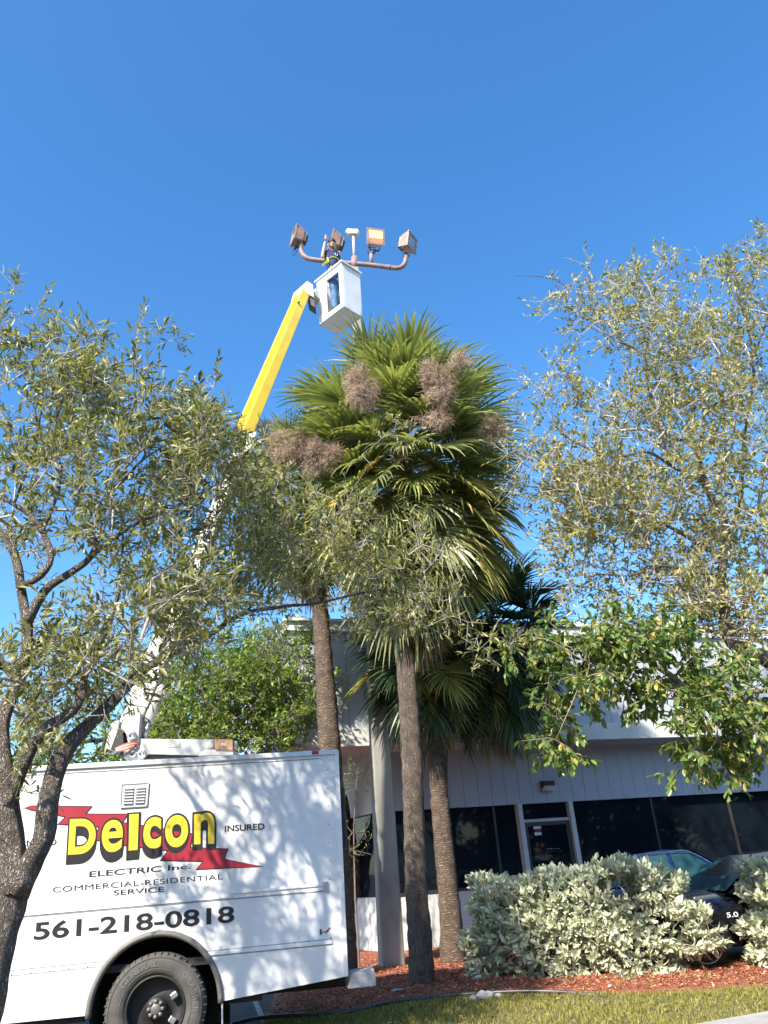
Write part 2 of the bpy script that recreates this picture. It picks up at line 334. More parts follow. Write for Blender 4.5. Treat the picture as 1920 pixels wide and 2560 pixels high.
def smooth_path(pts, rr, step=.06):
    pts = np.array(pts, float); rr = np.array(rr, float); n = len(pts)
    ext = np.vstack([2*pts[0]-pts[1], pts, 2*pts[-1]-pts[-2]]); out = []; ro = []
    for i in range(n-1):
        p0, p1, p2, p3 = ext[i:i+4]; k = max(2, int(np.linalg.norm(p2-p1)/step))
        for j in range(k):
            t = j/k; out.append(.5*((2*p1)+(-p0+p2)*t+(2*p0-5*p1+4*p2-p3)*t*t+(-p0+3*p1-3*p2+p3)*t**3)); ro.append(rr[i]*(1-t)+rr[i+1]*t)
    out.append(pts[-1]); ro.append(rr[-1]); return np.array(out), np.array(ro)

class Tree:
    def __init__(s, root): s.root = root; s.P = []; s.par = []; s.rad = []; s.sk = []; s.limbs = []
    def limb(s, pts, rr, jit=.0, name='limb', noise=.12, m='oak_bark', n=14):
        """pts: list of (px, py, Y); rr metres"""
        w = [P(*q) for q in pts]; s.limbw(w, np.array(rr)*.88, name, noise, m, n)
    def limbw(s, w, rr, name='limb', noise=.12, m='oak_bark', n=14):
        p, r = smooth_path(w, rr)
        if noise: # small crookedness
            k = len(p); t = np.arange(k)*.06; sd = RNG.random(3)*9
            w_ = np.sin(t[:, None]*np.array([5.1, 4.3, 6.2])+sd)*r[:, None]*.25; w_[0] = 0; p = p+w_
        MB().tube(p, r, n, noise=noise, seed=RNG.random()*9).build(name, m, s.root)
        b = len(s.P)
        for i in range(0, len(p), 2):
            s.P.append(p[i]); s.rad.append(r[i]); s.sk.append(True)
    def grow(s, T, sag=.05, step=.22, m='twig', rmin=.004, rk=.0042, minr=0., wobble=.28):
        P_ = list(s.P); par = [-1]*len(P_); ns = len(P_); arr = np.array(P_)
        d0 = np.array([np.min(np.linalg.norm(arr-t, axis=1)) for t in T]); order = np.argsort(d0)
        buf = np.zeros((ns+len(T)*14, 3)); buf[:ns] = arr; cnt = ns; end = []
        for ti in order:
            t = T[ti]; d = np.linalg.norm(buf[:cnt]-t, axis=1); j = int(np.argmin(d)); dd = d[j]
            k = min(12, max(1, int(dd/step))); a = buf[j].copy(); pv = j
            side = rdir(1)[0]*dd*wobble
            for q in range(1, k+1):
                u = q/k; pt = a+(t-a)*u+side*math.sin(u*math.pi)+(RNG.normal(size=3)*step*.12 if q < k else 0)
                buf[cnt] = pt; par.append(pv); pv = cnt; cnt += 1
            end.append(pv)
        c = np.zeros(cnt)
        c[end] = 1
        for i in range(cnt-1, ns-1, -1):
            if par[i] >= 0: c[par[i]] += c[i]
        r = rmin+rk*np.sqrt(np.maximum(c-1, 0))
        r[:ns] = [x*.8 for x in s.rad]
        for i in range(ns, cnt): r[i] = min(r[i], r[par[i]] if par[i] >= ns else r[par[i]]*1.0)
        A = []; B = []; ra = []; rb = []
        mb = MB(); child = {}
        for i in range(ns, cnt): child.setdefault(par[i], []).append(i)
        used = set()
        for i in range(ns, cnt):
            if i in used: continue
            if par[i] >= ns and child[par[i]][0] == i and par[i] not in used: continue
            ch = [i]; used.add(i)
            while ch[-1] in child:
                ch.append(child[ch[-1]][0]); used.add(ch[-1])
            ids = [par[i]]+ch; rs = r[ids].copy(); rs[0] = rs[1]
            mb.tube(buf[ids], rs, 6 if rs[0] > .012 else 4, cap=False)
        mb.build('branches', m, s.root, kind='stuff', fixn=False)
        s.tips = buf[end]; s.dirs = unit(buf[end]-buf[[par[e] for e in end]])
        return s
    def leaves(s, m, L=(.06, .09), wr=.36, twigs=5, per=8, tl=(.18, .4), up=.25, m2='twig', big=False, nparts=300, spread=.9, bare=.15, droop=0., tw=.0022, lrnd=None, extra=0):
        n = len(s.tips); A = np.repeat(s.tips, twigs, 0); D = np.repeat(s.dirs, twigs, 0)
        D = unit(D*.6+RNG.normal(size=D.shape)*spread*.6+np.array([0, 0, up])); ln = RNG.uniform(*tl, len(A))[:, None]
        B = A+D*ln; bent = B+RNG.normal(size=B.shape)*.02
        twig_mesh('twigs', A, bent, tw*1.5, tw*.8, m2, s.root)
        keep = RNG.random(len(A)) > bare; A2 = A[keep]; B2 = bent[keep]; D2 = D[keep]; n2 = len(A2)
        t = np.linspace(.25, 1.0, per)[None, :]+RNG.uniform(-.05, .05, (n2, per))
        O = A2[:, None, :]+(B2-A2)[:, None, :]*t[..., None]
        side = unit(RNG.normal(size=(n2, per, 3)))
        Dl = unit(D2[:, None, :]*.75+side*.8+np.array([0, 0, .12-droop]))
        # sun/upward facing normals with spread
        Nn = unit(RNG.normal(size=(n2, per, 3))*.6+np.array([0, 0, .8]))
        ok = RNG.random((n2, per)) > .12
        O = O[ok]; Dl = Dl[ok]; Nn = Nn[ok]; Ls = RNG.uniform(*L, len(O)); rn = None
        if lrnd: # colour varies by clump
            cl = np.repeat(RNG.random(n), twigs)[keep]; cl = np.repeat(cl[:, None], per, 1)[ok]; rn = np.clip(cl*lrnd+RNG.random(len(O))*(1-lrnd), 0, .999)
        foliage(s.root, O, Dl, Nn, Ls, Ls*wr*RNG.uniform(.8, 1.2, len(O)), m, big, nparts, rnd=rn)
        return len(O)
def blobs(lst, n, per=4, sp=.15):
    """targets in small clumps spread through ellipses of the crown"""
    c = _blobs(lst, n/per); c = np.repeat(c, per, 0); return c+RNG.normal(size=c.shape)*sp
def _blobs(lst, n):
    w = np.array([b[4] for b in lst], float); w /= w.sum(); out = []
    for b, k in zip(lst, np.ceil(w*n-RNG.random(len(lst))*.5).astype(int)):
        for _ in range(k):
            a = RNG.uniform(0, 2*math.pi); q = math.sqrt(RNG.random())
            x = b[0]+b[2]*q*math.cos(a); y = b[1]+b[3]*q*math.sin(a)
            out.append(P(x, y, RNG.uniform(b[5], b[6])))
    return np.array(out)

# ================================================================ GROUND
def sheet(name, poly, z, m, thick=0):
    mb = MB()
    if thick: mb.prism([(p[0], p[1]) for p in poly], (0, 0, z-thick), (1, 0, 0), (0, 1, 0), (0, 0, thick))
    else: mb.add([(p[0], p[1], z) for p in poly], [tuple(range(len(poly)))])
    return tag(mb.build(name, m), kind='structure')
sheet('ground', [(-400, -400), (400, -400), (400, 400), (-400, 400)], 0, 'asphalt')
def grid_ground(name, poly, z0, m, amp, step=.12, edge=.25):
    """bumpy raised bed inside a polygon, falling to the ground at its edge"""
    poly = np.array(poly); x0, y0 = poly.min(0); x1, y1 = poly.max(0)
    xs = np.arange(x0, x1+step, step); ys = np.arange(y0, y1+step, step); X, Y = np.meshgrid(xs, ys)
    ins = np.zeros(X.shape, bool); dist = np.full(X.shape, 1e9)
    for i in range(len(poly)):
        a = poly[i]; b = poly[(i+1) % len(poly)]
        c = ((a[1] > Y) != (b[1] > Y)) & (X < (b[0]-a[0])*(Y-a[1])/(b[1]-a[1]+1e-12)+a[0]); ins ^= c
        t = np.clip(((X-a[0])*(b[0]-a[0])+(Y-a[1])*(b[1]-a[1]))/((b-a)@(b-a)), 0, 1)
        dist = np.minimum(dist, np.hypot(X-a[0]-t*(b[0]-a[0]), Y-a[1]-t*(b[1]-a[1])))
    sd = np.where(ins, dist, -dist)
    Z = z0*np.clip((sd+.05)/edge, -1, 1)+np.where(sd > 0, amp*(np.sin(X*3.1+Y)*.4+np.sin(Y*4.3-X*2)*.4+RNG.normal(size=X.shape)*.35), 0)
    idx = np.arange(X.size).reshape(X.shape); ok = (sd[:-1, :-1] > -.16) & (sd[1:, 1:] > -.16)
    F = np.stack([idx[:-1, :-1], idx[:-1, 1:], idx[1:, 1:], idx[1:, :-1]], -1)[ok]
    V = np.stack([X, Y, Z], -1).reshape(-1, 3)
    return tag(link(name, arrmesh(name, V, F, None, m, True)), kind='structure'), (xs, ys, Z, sd)
edge_px = [(660, 2562), (860, 2545), (975, 2522), (1100, 2503), (1250, 2497), (1400, 2493), (1560, 2494), (1720, 2490), (1919, 2472)]
edge = [tuple(G(*p)[:2]) for p in edge_px]
bedpoly = edge+[(9.5, 10.0), (9.8, 11.6), (4.6, 11.9), (4.2, 12.8), (3.0, 14.6), (2.6, 17.6), (-.6, 17.9), (-2.2, 22), (-6.5, 22), (-2.3, 15.5)]
bed, BG = grid_ground('mulch_bed', bedpoly, .05, 'mulch', .012)
k1 = G(1735, 2560, .12)[:2]; k2 = G(1910, 2529, .12)[:2]; kd = (k2-k1)/np.linalg.norm(k2-k1); kn = np.array([-kd[1], kd[0]])
lawnpoly = [tuple(k1-kd*5.8), tuple(k1+kd*9)]+[tuple(np.array((9.5, 10.0)))]+edge[::-1]+[(-2.6, 9.2)]
lawn, LG = grid_ground('lawn', lawnpoly, .035, 'soil', .008)
kp = [k1-kd*6, k1+kd*9.5, k1+kd*9.5-kn*.5, k1-kd*6-kn*.5]
sheet('kerb', [tuple(p) for p in kp], .12, 'concrete', .12)
for k in range(7):
    c = k1+kd*(-4.5+k*2.0); mbk = MB(); mbk.box((c[0]-kn[0]*.25, c[1]-kn[1]*.25, .1205), (.012, .5, .002), [[kd[0], kd[1], 0], [kn[0], kn[1], 0], [0, 0, 1]]); tag(mbk.build('kerb_joint', 'groove'), kind='structure')
# painted line on the asphalt beside the truck
a = G(632, 2490); b = G(668, 2575); d = unit(b-a); sd_ = np.array([-d[1], d[0], 0])*.035
sheet('parking_line', [tuple((a-sd_)[:2]), tuple((b-sd_)[:2]), tuple((b+sd_)[:2]), tuple((a+sd_)[:2])], .004, 'concrete')
def on_grid(g, n, cond=None):
    xs, ys, Z, sd = g
    x = RNG.uniform(xs[0], xs[-1], n); y = RNG.uniform(ys[0], ys[-1], n)
    i = np.clip(((x-xs[0])/(xs[1]-xs[0])).astype(int), 0, len(xs)-1); j = np.clip(((y-ys[0])/(ys[1]-ys[0])).astype(int), 0, len(ys)-1)
    ok = sd[j, i] > (-.04)
    if cond is not None: ok &= cond(x, y)
    return np.stack([x, y, Z[j, i]], 1)[ok], sd[j, i][ok]
# mulch chips
o3, _ = on_grid(BG, 150000, lambda x, y: (y < 14.5) & (x > -3) & (x < 6) | (RNG.random(len(x)) < .25))
n = len(o3); D = unit(np.stack([RNG.normal(size=n), RNG.normal(size=n), RNG.normal(size=n)*.22], 1)); N = unit(RNG.normal(size=(n, 3))*.35+np.array([0, 0, 1]))
o3[:, 2] += RNG.uniform(.0, .022, n); Ls = RNG.uniform(.02, .065, n)
V, Fc, k = leaf_geom(o3, D, N, Ls, Ls*.38)
tag(link('mulch_chips', arrmesh('mulch_chips', V, Fc, np.repeat(RNG.random(n), k), 'chips')), 'red shredded bark mulch spread over the planting bed', 'mulch', kind='stuff')
# grass
def pat(x, y): return .5+.5*np.sin(x*2.7+1.3*np.sin(y*3.1))*np.sin(y*3.7+x)
o3, sdv = on_grid(LG, 190000, lambda x, y: (x < 6) & (x > -3) & (RNG.random(len(x)) < .35+.65*pat(x, y)))
n = len(o3); D = unit(RNG.normal(size=(n, 3))*.55+np.array([0, 0, .9])); N = unit(np.cross(D, rdir(n))); Ls = RNG.uniform(.025, .07, n)
V, Fc, k = leaf_geom(o3, D, N, Ls, Ls*.14+.003)
tag(link('grass', arrmesh('grass', V, Fc, np.repeat(RNG.random(n), k), 'grass')), 'short patchy yellow green grass between the mulch and the concrete kerb', 'grass', kind='stuff')
o3, _ = on_grid(BG, 2600, lambda x, y: (y < 14.5) & (x > -3) & (x < 6)); o4, _ = on_grid(LG, 900, lambda x, y: (x < 6) & (x > -3)); o3 = np.vstack([o3, o4])
n = len(o3); D = unit(RNG.normal(size=(n, 3))*np.array([1, 1, .15])); N = unit(RNG.normal(size=(n, 3))*.3+np.array([0, 0, 1])); o3[:, 2] += .03; Ls = RNG.uniform(.04, .09, n)
V, Fc, k = leaf_geom(o3, D, N, Ls, Ls*.4)
tag(link('leaf_litter', arrmesh('leaf_litter', V, Fc, np.repeat(RNG.random(n), k), 'palm_dead')), 'dry tan fallen leaves scattered over mulch and grass', 'leaf litter', kind='stuff')
# a few weeds in the mulch
o3, _ = on_grid(BG, 900, lambda x, y: (y < 12.5) & (x < 5)); A = np.repeat(o3, 7, 0); n = len(A)
D = unit(RNG.normal(size=(n, 3))*.3+np.array([0, 0, 1])); Ls = RNG.uniform(.03, .11, n)
V, Fc, k = leaf_geom(A+RNG.normal(size=A.shape)*np.array([.02, .02, 0]), D, unit(np.cross(D, rdir(n))), Ls, Ls*.12)
tag(link('weeds', arrmesh('weeds', V, Fc, np.repeat(RNG.random(n), k), 'grass')), 'thin green weed blades sprouting through the red mulch', 'weeds', kind='stuff')
# edging hose
pp = [G(x, y+3)+np.array([0, 0, .075]) for x, y in edge_px[0:7]]; pp = [pp[0]+(-.35, -.12, -.02)]+pp[:6]+[pp[6]+(0, 0, -.08)]
pt, r_ = smooth_path(pp, [.022]*len(pp), .08); pt[:, 2] += np.sin(np.arange(len(pt))*.35)*.008
tag(MB().tube(pt, .022, 10).build('edging_hose', 'pipe_black'), 'black plastic hose lying along the edge of mulch and grass', 'hose')
def rock(px, py, r, label, grp=None, z=.05, sc=(1, .8, .6)):
    c = G(px, py); c[2] = z; mb = MB(); mb.sphere(c+(0, 0, r*.3), r, 9, 6, sc)
    mb.v[0] += RNG.normal(size=mb.v[0].shape)*r*.12
    return tag(mb.build('stone', 'stone'), label, 'stone', grp)
rock(1215, 2508, .085, 'grey broken rock lying on the grass edge by the black hose', sc=(1.4, .8, .7))
rock(1185, 2512, .05, 'small grey stone touching the left side of the broken rock')
rock(1248, 2505, .045, 'small grey stone touching the right side of the broken rock')
rock(995, 2490, .055, 'pale flat stone on the mulch in front of the thick palm trunk', sc=(1.5, 1, .35))
rock(1527, 2480, .03, 'small white pebble on the mulch below the silver hedge')

# ================================================================ BUILDING
BA = rad(19); bo = P(1400, 2005, 18.7); bo = np.array([bo[0], bo[1], 0]); bu = np.array([math.cos(BA), math.sin(BA), 0]); bn = np.array([math.sin(BA), -math.cos(BA), 0])
def Bp(u, w, z): return bo+bu*u+bn*w+np.array([0, 0, z])
def Bpix(x, y, w=0.):
    d = ray(x, y); o_ = bo+bn*w; t = ((o_-cC)@bn)/(d@bn); p = cC+d*t; return (p-bo)@bu, p[2]
bld = thing('office_building', (bo[0], bo[1], 0), 'low white and grey office building with dark windows behind the palms', 'building')
def bbox(u0, u1, w0, w1, z0, z1, name, m, bevel=0., label=None, parent=None):
    mb = MB(); mb.hexa([Bp(u0, w1, z0), Bp(u1, w1, z0), Bp(u1, w0, z0), Bp(u0, w0, z0), Bp(u0, w1, z1), Bp(u1, w1, z1), Bp(u1, w0, z1), Bp(u0, w0, z1)])
    return mb.build(name, m, parent or bld, bevel, label=label)
zt = Bpix(1400, 2005)[1]                    # window head
OV = .95                                    # overhang of the upper storey
zs = Bpix(1400, 1853, OV)[1]; zl = Bpix(1400, 1812, OV)[1]; zr = Bpix(1500, 1592, OV)[1]; zc = Bpix(1500, 1566, OV)[1]
zk = Bpix(1050, 2236)[1]; uc = Bpix(948, 2100)[0]; uE = 14.
ud0 = Bpix(1310, 2100)[0]; ud1 = Bpix(1440, 2100)[0]
print('BLD', zt, zs, zl, zr, zc, zk, uc, ud0, ud1)
bbox(uc+.02, ud0-.05, -.18, 0, 0, zk, 'knee_wall', 'wall_white', .01)
bbox(ud1+.05, uE, -.18, 0, 0, zk, 'knee_wall', 'wall_white', .01)
bbox(uc, uE, -.16, -.10, zt+.01, zs, 'wall_backing', 'under')
pw = .335; u = uc; base = None
while u < uE-.01:     # vertical wall panels with open joints
    if base is None:
        base = bbox(u+.003, u+pw-.003, -.09, 0, zt, zs-.002, 'wall_panel', 'wall_grey', .004)
    else:
        q = base.copy(); COL.objects.link(q); q.parent = bld; q.location = Vector((u-uc)*bu)
    u += pw
# glazing
def glazing(u0, u1, z0, z1, cuts, fr='mullion'):
    us = [u0]+cuts+[u1]
    for i in range(len(us)-1):
        w = bbox(us[i]+.03, us[i+1]-.03, -.13, -.11, z0, z1, 'window', 'glass_dark')
    for c in cuts: bbox(c-.025, c+.025, -.14, -.07, z0, z1, 'window_frame', 'door_frame')
glazing(uc, ud0-.07, zk, zt, [uc+1.35, uc+2.7]); glazing(ud1+.07, uE, zk*.75, zt, [ud1+2.2, ud1+4.4, ud1+6.6])
bbox(uc+.02, ud0-.07, -.12, .02, zk+.001, zk+.05, 'window_sill', 'door_frame')
for uu in (ud0, ud1): bbox(uu-.055, uu+.055, -.16, .03, 0, zt, 'door_jamb', 'mullion', .006)
zdh = Bpix(1380, 2052)[1]
dr = bbox(ud0+.08, ud1-.08, -.12, -.08, .02, zdh, 'door', 'glass_dark')
bbox(ud0+.08, ud0+.16, -.08, -.05, .02, zdh, 'door_stile', 'door_frame'); bbox(ud1-.16, ud1-.08, -.08, -.05, .02, zdh, 'door_stile', 'door_frame')
bbox(ud0+.16, ud1-.16, -.08, -.05, zdh-.08, zdh, 'door_rail', 'door_frame'); bbox(ud0+.16, ud1-.16, -.08, -.05, .02, .3, 'door_rail', 'door_frame')
bbox(ud0+.06, ud1-.06, -.12, -.10, zdh+.06, zt, 'transom_window', 'glass_dark'); bbox(ud0+.06, ud1-.06, -.12, -.05, zdh, zdh+.06, 'transom_bar', 'lamp_pale')
# upper storey
ul = Bpix(722, 1800, OV)[0]; upb = bbox(ul, uE+1, -6, OV, zs+.03, zr, 'upper_wall', 'wall_grey', .01)
bbox(ul-.03, uE+1, OV+.002, OV+.10, zs, zl, 'ledge_band', 'wall_white', .01)
bbox(ul-.02, uE+1, -6, OV, zs, zs+.028, 'soffit', 'soffit')
for k in range(12):
    u = ul+1.25*(k+1)
    bbox(u-.006, u+.006, OV+.001, OV+.006, zl+.002, zr-.01, 'wall_joint', 'groove')
bbox(ul-.06, uE+1, -6, OV+.08, zr, zc-.07, 'roof_fascia', 'coping', .01)
bbox(ul-.10, uE+1, -6, OV+.15, zc-.065, zc, 'roof_coping', 'coping', .01)
cb = None
for k in range(26):
    u = ul+.2+.62*k
    if cb is None: cb = bbox(u-.11, u+.11, OV-.1, OV+.12, zc+.001, zc+.07, 'roof_rib', 'coping', .03); cu = u
    else: q = cb.copy(); COL.objects.link(q); q.parent = bld; q.location = Vector((u-cu)*bu)
# return wall at the left corner, running back from the street
c0 = Bp(uc, 0, 0); c1 = np.array([-1.72*.857-.3, 19.2+.3, 0]); rd = unit(c1-c0); rn = np.array([rd[1], -rd[0], 0])
if rn[0] > 0: rn = -rn
rl_ = np.linalg.norm(c1-c0); npn = int(rl_/pw)
def rbox(a0, a1, w0, w1, z0, z1, name, m, bevel=0):
    mb = MB(); f = lambda a, w, z: c0+rd*a+rn*w+np.array([0, 0, z])
    mb.hexa([f(a0, w0, z0), f(a1, w0, z0), f(a1, w1, z0), f(a0, w1, z0), f(a0, w0, z1), f(a1, w0, z1), f(a1, w1, z1), f(a0, w1, z1)]); return mb.build(name, m, bld, bevel)
for k in range(npn+8):
    rbox(k*pw+.004, (k+1)*pw-.004, -.09, 0, zt, zs-.001, 'wall_panel', 'wall_white', .004)
rbox(0, rl_+2.5, -.18, 0, 0, zk, 'knee_wall', 'wall_white'); rbox(0, rl_+2.5, -.13, -.11, zk, zt, 'window', 'glass_dark')
rbox(1.6, 1.66, -.13, -.05, zk, zt, 'window_frame', 'door_frame'); rbox(3.2, 3.26, -.13, -.05, zk, zt, 'window_frame', 'door_frame')
bbox(uc, uE, -5.9, -5.8, 0, zs-.01, 'back_wall', 'under')
bbox(uE-.05, uE, -5.79, -.2, 0, zs-.01, 'side_wall', 'under')
# wall lamp
lu, lz = Bpix(1364, 1965, .0)
wl = thing('wall_light', Bp(lu, 0, lz-.1), 'small dark boxy floodlight on the grey wall panels above the door', 'light')
mb = MB(); f = lambda u, w, z: Bp(lu+u, w+.003, lz+z)
mb.hexa([f(-.14, .0, -.05), f(.14, 0, -.05), f(.14, .17, -.01), f(-.14, .17, -.01)][::1]+[f(-.14, 0, .11), f(.14, 0, .11), f(.14, .20, .09), f(-.14, .20, .09)]); mb.build('housing', 'bronze', wl, .006)
mb = MB(); mb.hexa([f(-.12, .02, -.12), f(.12, .02, -.12), f(.12, .12, -.12), f(-.12, .12, -.12), f(-.12, .02, -.052), f(.12, .02, -.052), f(.12, .165, -.012), f(-.12, .165, -.012)]); mb.build('lens', 'lamp_pale', wl)
# text helper
def text2d(s, offset=0.0, shear=0.0, sp=1.0):
    c = bpy.data.curves.new('t', 'FONT'); c.body = s; c.offset = offset; c.shear = shear; c.space_character = sp; c.resolution_u = 6
    o = bpy.data.objects.new('t', c); COL.objects.link(o); dg = bpy.context.evaluated_depsgraph_get(); me = bpy.data.meshes.new_from_object(o.evaluated_get(dg))
    V = np.array([v.co[:2] for v in me.vertices]); F = [list(p.vertices) for p in me.polygons]
    bpy.data.objects.remove(o); bpy.data.curves.remove(c); bpy.data.meshes.remove(me); return V, F
def put_text(s, quad, parent, m, name='lettering', offset=0.0, frame=None, nrm=None, pad=0., sp=1.0, label=None):
    """quad: bl, br, tr, tl world points (bounding box of the plain glyphs)"""
    V, F = text2d(s, offset, sp=sp); V0, _ = (V, F) if frame is None else text2d(s, frame, sp=sp)
    lo = V0.min(0); hi = V0.max(0); t = (V-lo)/(hi-lo); bl, br, tr, tl = [np.array(q) for q in quad]
    x = t[:, :1]; y = t[:, 1:]; W_ = bl*(1-x)*(1-y)+br*x*(1-y)+tr*x*y+tl*(1-x)*y+nrm*pad
    mb = MB(); mb.add(W_, F); return mb.build(name, m, parent, fixn=False, label=label)
def bquad(x0, y0, x1, y1, w):  # rectangle on the facade given two opposite pixels
    a = Bpix(x0, y1, w); b = Bpix(x1, y0, w); return [Bp(a[0], w, a[1]), Bp(b[0], w, a[1]), Bp(b[0], w, b[1]), Bp(a[0], w, b[1])]
sg = thing('door_notice', Bp(*[Bpix(1340, 2080, -.07)[0], -.07, Bpix(1340, 2080, -.07)[1]]), 'white and red notice stickers on the dark glass door', 'notice')
def quadmesh(q, name, m, parent, th=.004):
    mb = MB(); q = [np.array(x) for x in q]; mb.hexa(q+[p+bn*th for p in q]); return mb.build(name, m, parent)
quadmesh(bquad(1334, 2065, 1352, 2073, -.078), 'sticker', 'sign_white', sg); quadmesh(bquad(1337, 2074.5, 1353, 2079, -.078), 'sticker', 'sign_red', sg, .004); quadmesh(bquad(1337, 2080, 1353, 2088.5, -.078), 'sticker', 'sign_white', sg)
ad_ = thing('address_lettering', Bp(Bpix(1385, 2122, -.07)[0], -.07, Bpix(1385, 2122)[1]), 'small white street address lettering on the dark glass door', 'lettering')
put_text('800 SW 17th Street', bquad(1367, 2119.5, 1400, 2123.5, -.076), ad_, 'sign_white', nrm=bn)
put_text('Ft. Lauderdale, Florida 33315', bquad(1359, 2126, 1409, 2130.5, -.076), ad_, 'sign_white', nrm=bn)

# ================================================================ PALMS
def frond_mesh(name, e, m, seed, pet=1.15, R_=1.05, droop=.5, nseg=46, dead=False):
    """costapalmate fan leaf leaving the trunk at elevation e (rad), along local +X, gravity = -Z"""
    rg = np.random.default_rng(seed)
    k = 7; t = np.linspace(0, 1, k); el = e-droop*.55*t**1.5*(1 if e < 1.3 else .3)
    seg = pet/(k-1); pts = np.zeros((k, 3))
    for i in range(1, k): pts[i] = pts[i-1]+seg*np.array([math.cos(el[i]), 0, math.sin(el[i])])
    mb = MB(); mb.tube(pts, np.linspace(.024, .013, k), 4, cap=False); V = [mb.v[0]]; F = [np.array(mb.f)]; nv = len(mb.v[0]); Rn = [np.full(nv, rg.random()*.3+.4)]
    ee = el[-1]-.12; ax = np.array([math.cos(ee), 0, math.sin(ee)]); sd = np.array([0, 1., 0]); up = np.cross(ax, sd); up = up if up[2] > 0 or e < -1.2 else -up
    c0 = pts[-1]; costa = R_*.42
    for j in range(nseg):
        s = (j+.5)/nseg*2-1; ang = s*rad(112 if not dead else 60)
        org = c0+ax*costa*max(0, math.cos(ang))*(1-abs(s))*.8-up*.10*(1-abs(s))**2*R_*.3
        dr = math.cos(ang)*ax+math.sin(ang)*sd+up*(.42*abs(math.sin(ang))-.05)*(1 if not dead else .3); dr /= np.linalg.norm(dr)
        L = R_*(1.0-.22*abs(s)**2)*(1-.25*(1-abs(s)))*rg.uniform(.88, 1.08); n = 6; w0 = R_*.043*(1 if not dead else .8)
        wd = np.array([.35, .95, 1., .75, .4, .06])*w0; p = org.copy(); d = dr.copy(); row = []
        acr = np.cross(d, up); acr /= np.linalg.norm(acr)+1e-9
        nrm = np.cross(acr, d); jit = rg.normal(size=3)*.05
        tw = rg.uniform(-.5, .5)+(.5 if j % 2 else -.5)*.9
        a2 = acr*math.cos(tw)+nrm*math.sin(tw)
        for i in range(n):
            row.append(p-a2*wd[i]/2); row.append(p+a2*wd[i]/2)
            g = (i/(n-1))**1.9*droop*(.75+.5*rg.random())+.03
            d = d+np.array([0, 0, -1.])*g+jit*(i/n)*1.2; d /= np.linalg.norm(d); p = p+d*L/(n-1)
        V.append(np.array(row)); b = nv; F.append(np.array([[b+2*i, b+2*i+1, b+2*i+3, b+2*i+2] for i in range(n-1)])); nv += 2*n
        Rn.append(np.clip(np.full(2*n, rg.random()*.6+.2)+np.repeat(np.linspace(-.1, .25, n), 2)*(1), 0, .99))
    F = [f if f.ndim == 2 else f.reshape(-1, 4) for f in F]
    return arrmesh(name, np.concatenate(V), np.concatenate(F), np.concatenate(Rn), m)
FR = {}
def getf(e, m, var, R_, droop, dead=False):
    k = (round(e, 2), m, var, R_, droop)
    if k not in FR: FR[k] = frond_mesh('frond', e, m, hash(k[2:3]) % 1000+int(e*100) % 97+len(FR), pet=.88*R_, R_=R_, droop=droop, dead=dead)
    return FR[k]
def palm(name, label, base, path, rr, crown, R_=1.0, m='palm_leaf', nf=52, skirt=10, yellow=.2, bark='palm_bark_a', lo=-1.15, skirt_az=None, seed=1, hs_=.75):
    rg = np.random.default_rng(seed)
    t = thing(name, (base[0], base[1], 0), label, 'palm tree', 'sabal palms planted in the mulch bed')
    p, r = smooth_path(path, rr, .09)
    k = len(p); r = r*(1+.035*np.sin(np.arange(k)*1.9+rg.random()*6)+rg.normal(size=k)*.018)
    MB().tube(p, r, 22, noise=.05, seed=seed).build('trunk', bark, t)
    c = np.array(crown); rl = np.array(root_loc(t))
    MB().tube([p[-1], (p[-1]+c)/2, c+(0, 0, .25)], [r[-1]*1.15, r[-1]*1.5, r[-1]*.5], 12, noise=.3).build('leaf_base_boot', 'palm_dead', t)
    for i in range(nf):
        f = (i+.5)/nf; e = 1.35-(1.35-lo)*f**.9; e = round(e/.22)*.22; az = i*2.39996+rg.uniform(-.2, .2)
        ye = f > .55 and rg.random() < yellow*2
        mm = 'palm_yellow' if ye else m
        dr = .28 if e > .9 else .42 if e > 0 else .5
        me = getf(e, mm, int(rg.integers(0, 2)), R_, dr)
        o = bpy.data.objects.new('frond', me); COL.objects.link(o); o.parent = t
        o.location = Vector(c-rl+np.array([0, 0, .25-f*hs_])); o.rotation_euler = (rg.uniform(-.15, .15), 0, az); s = rg.uniform(.85, 1.1)*(1.0 if f > .15 else .9); o.scale = (s, s, s)
        if ye: o['label'] = 'yellowing drooping frond'
    for i in range(skirt):
        az = i*2.39996+rg.uniform(-.3, .3) if skirt_az is None else skirt_az[0]+rg.uniform(-1, 1)*skirt_az[1]
        me = getf(-1.32, 'palm_dead', int(rg.integers(0, 3)), R_, .25, True)
        o = bpy.data.objects.new('dead_frond', me); COL.objects.link(o); o.parent = t; o['label'] = 'dead brown frond hanging against the trunk'
        o.location = Vector(c-rl+np.array([0, 0, .3-hs_-rg.random()*.5])); o.rotation_euler = (0, rg.uniform(-.1, .1), az); s = rg.uniform(.7, 1.)*.95; o.scale = (s, s, s)
    return t
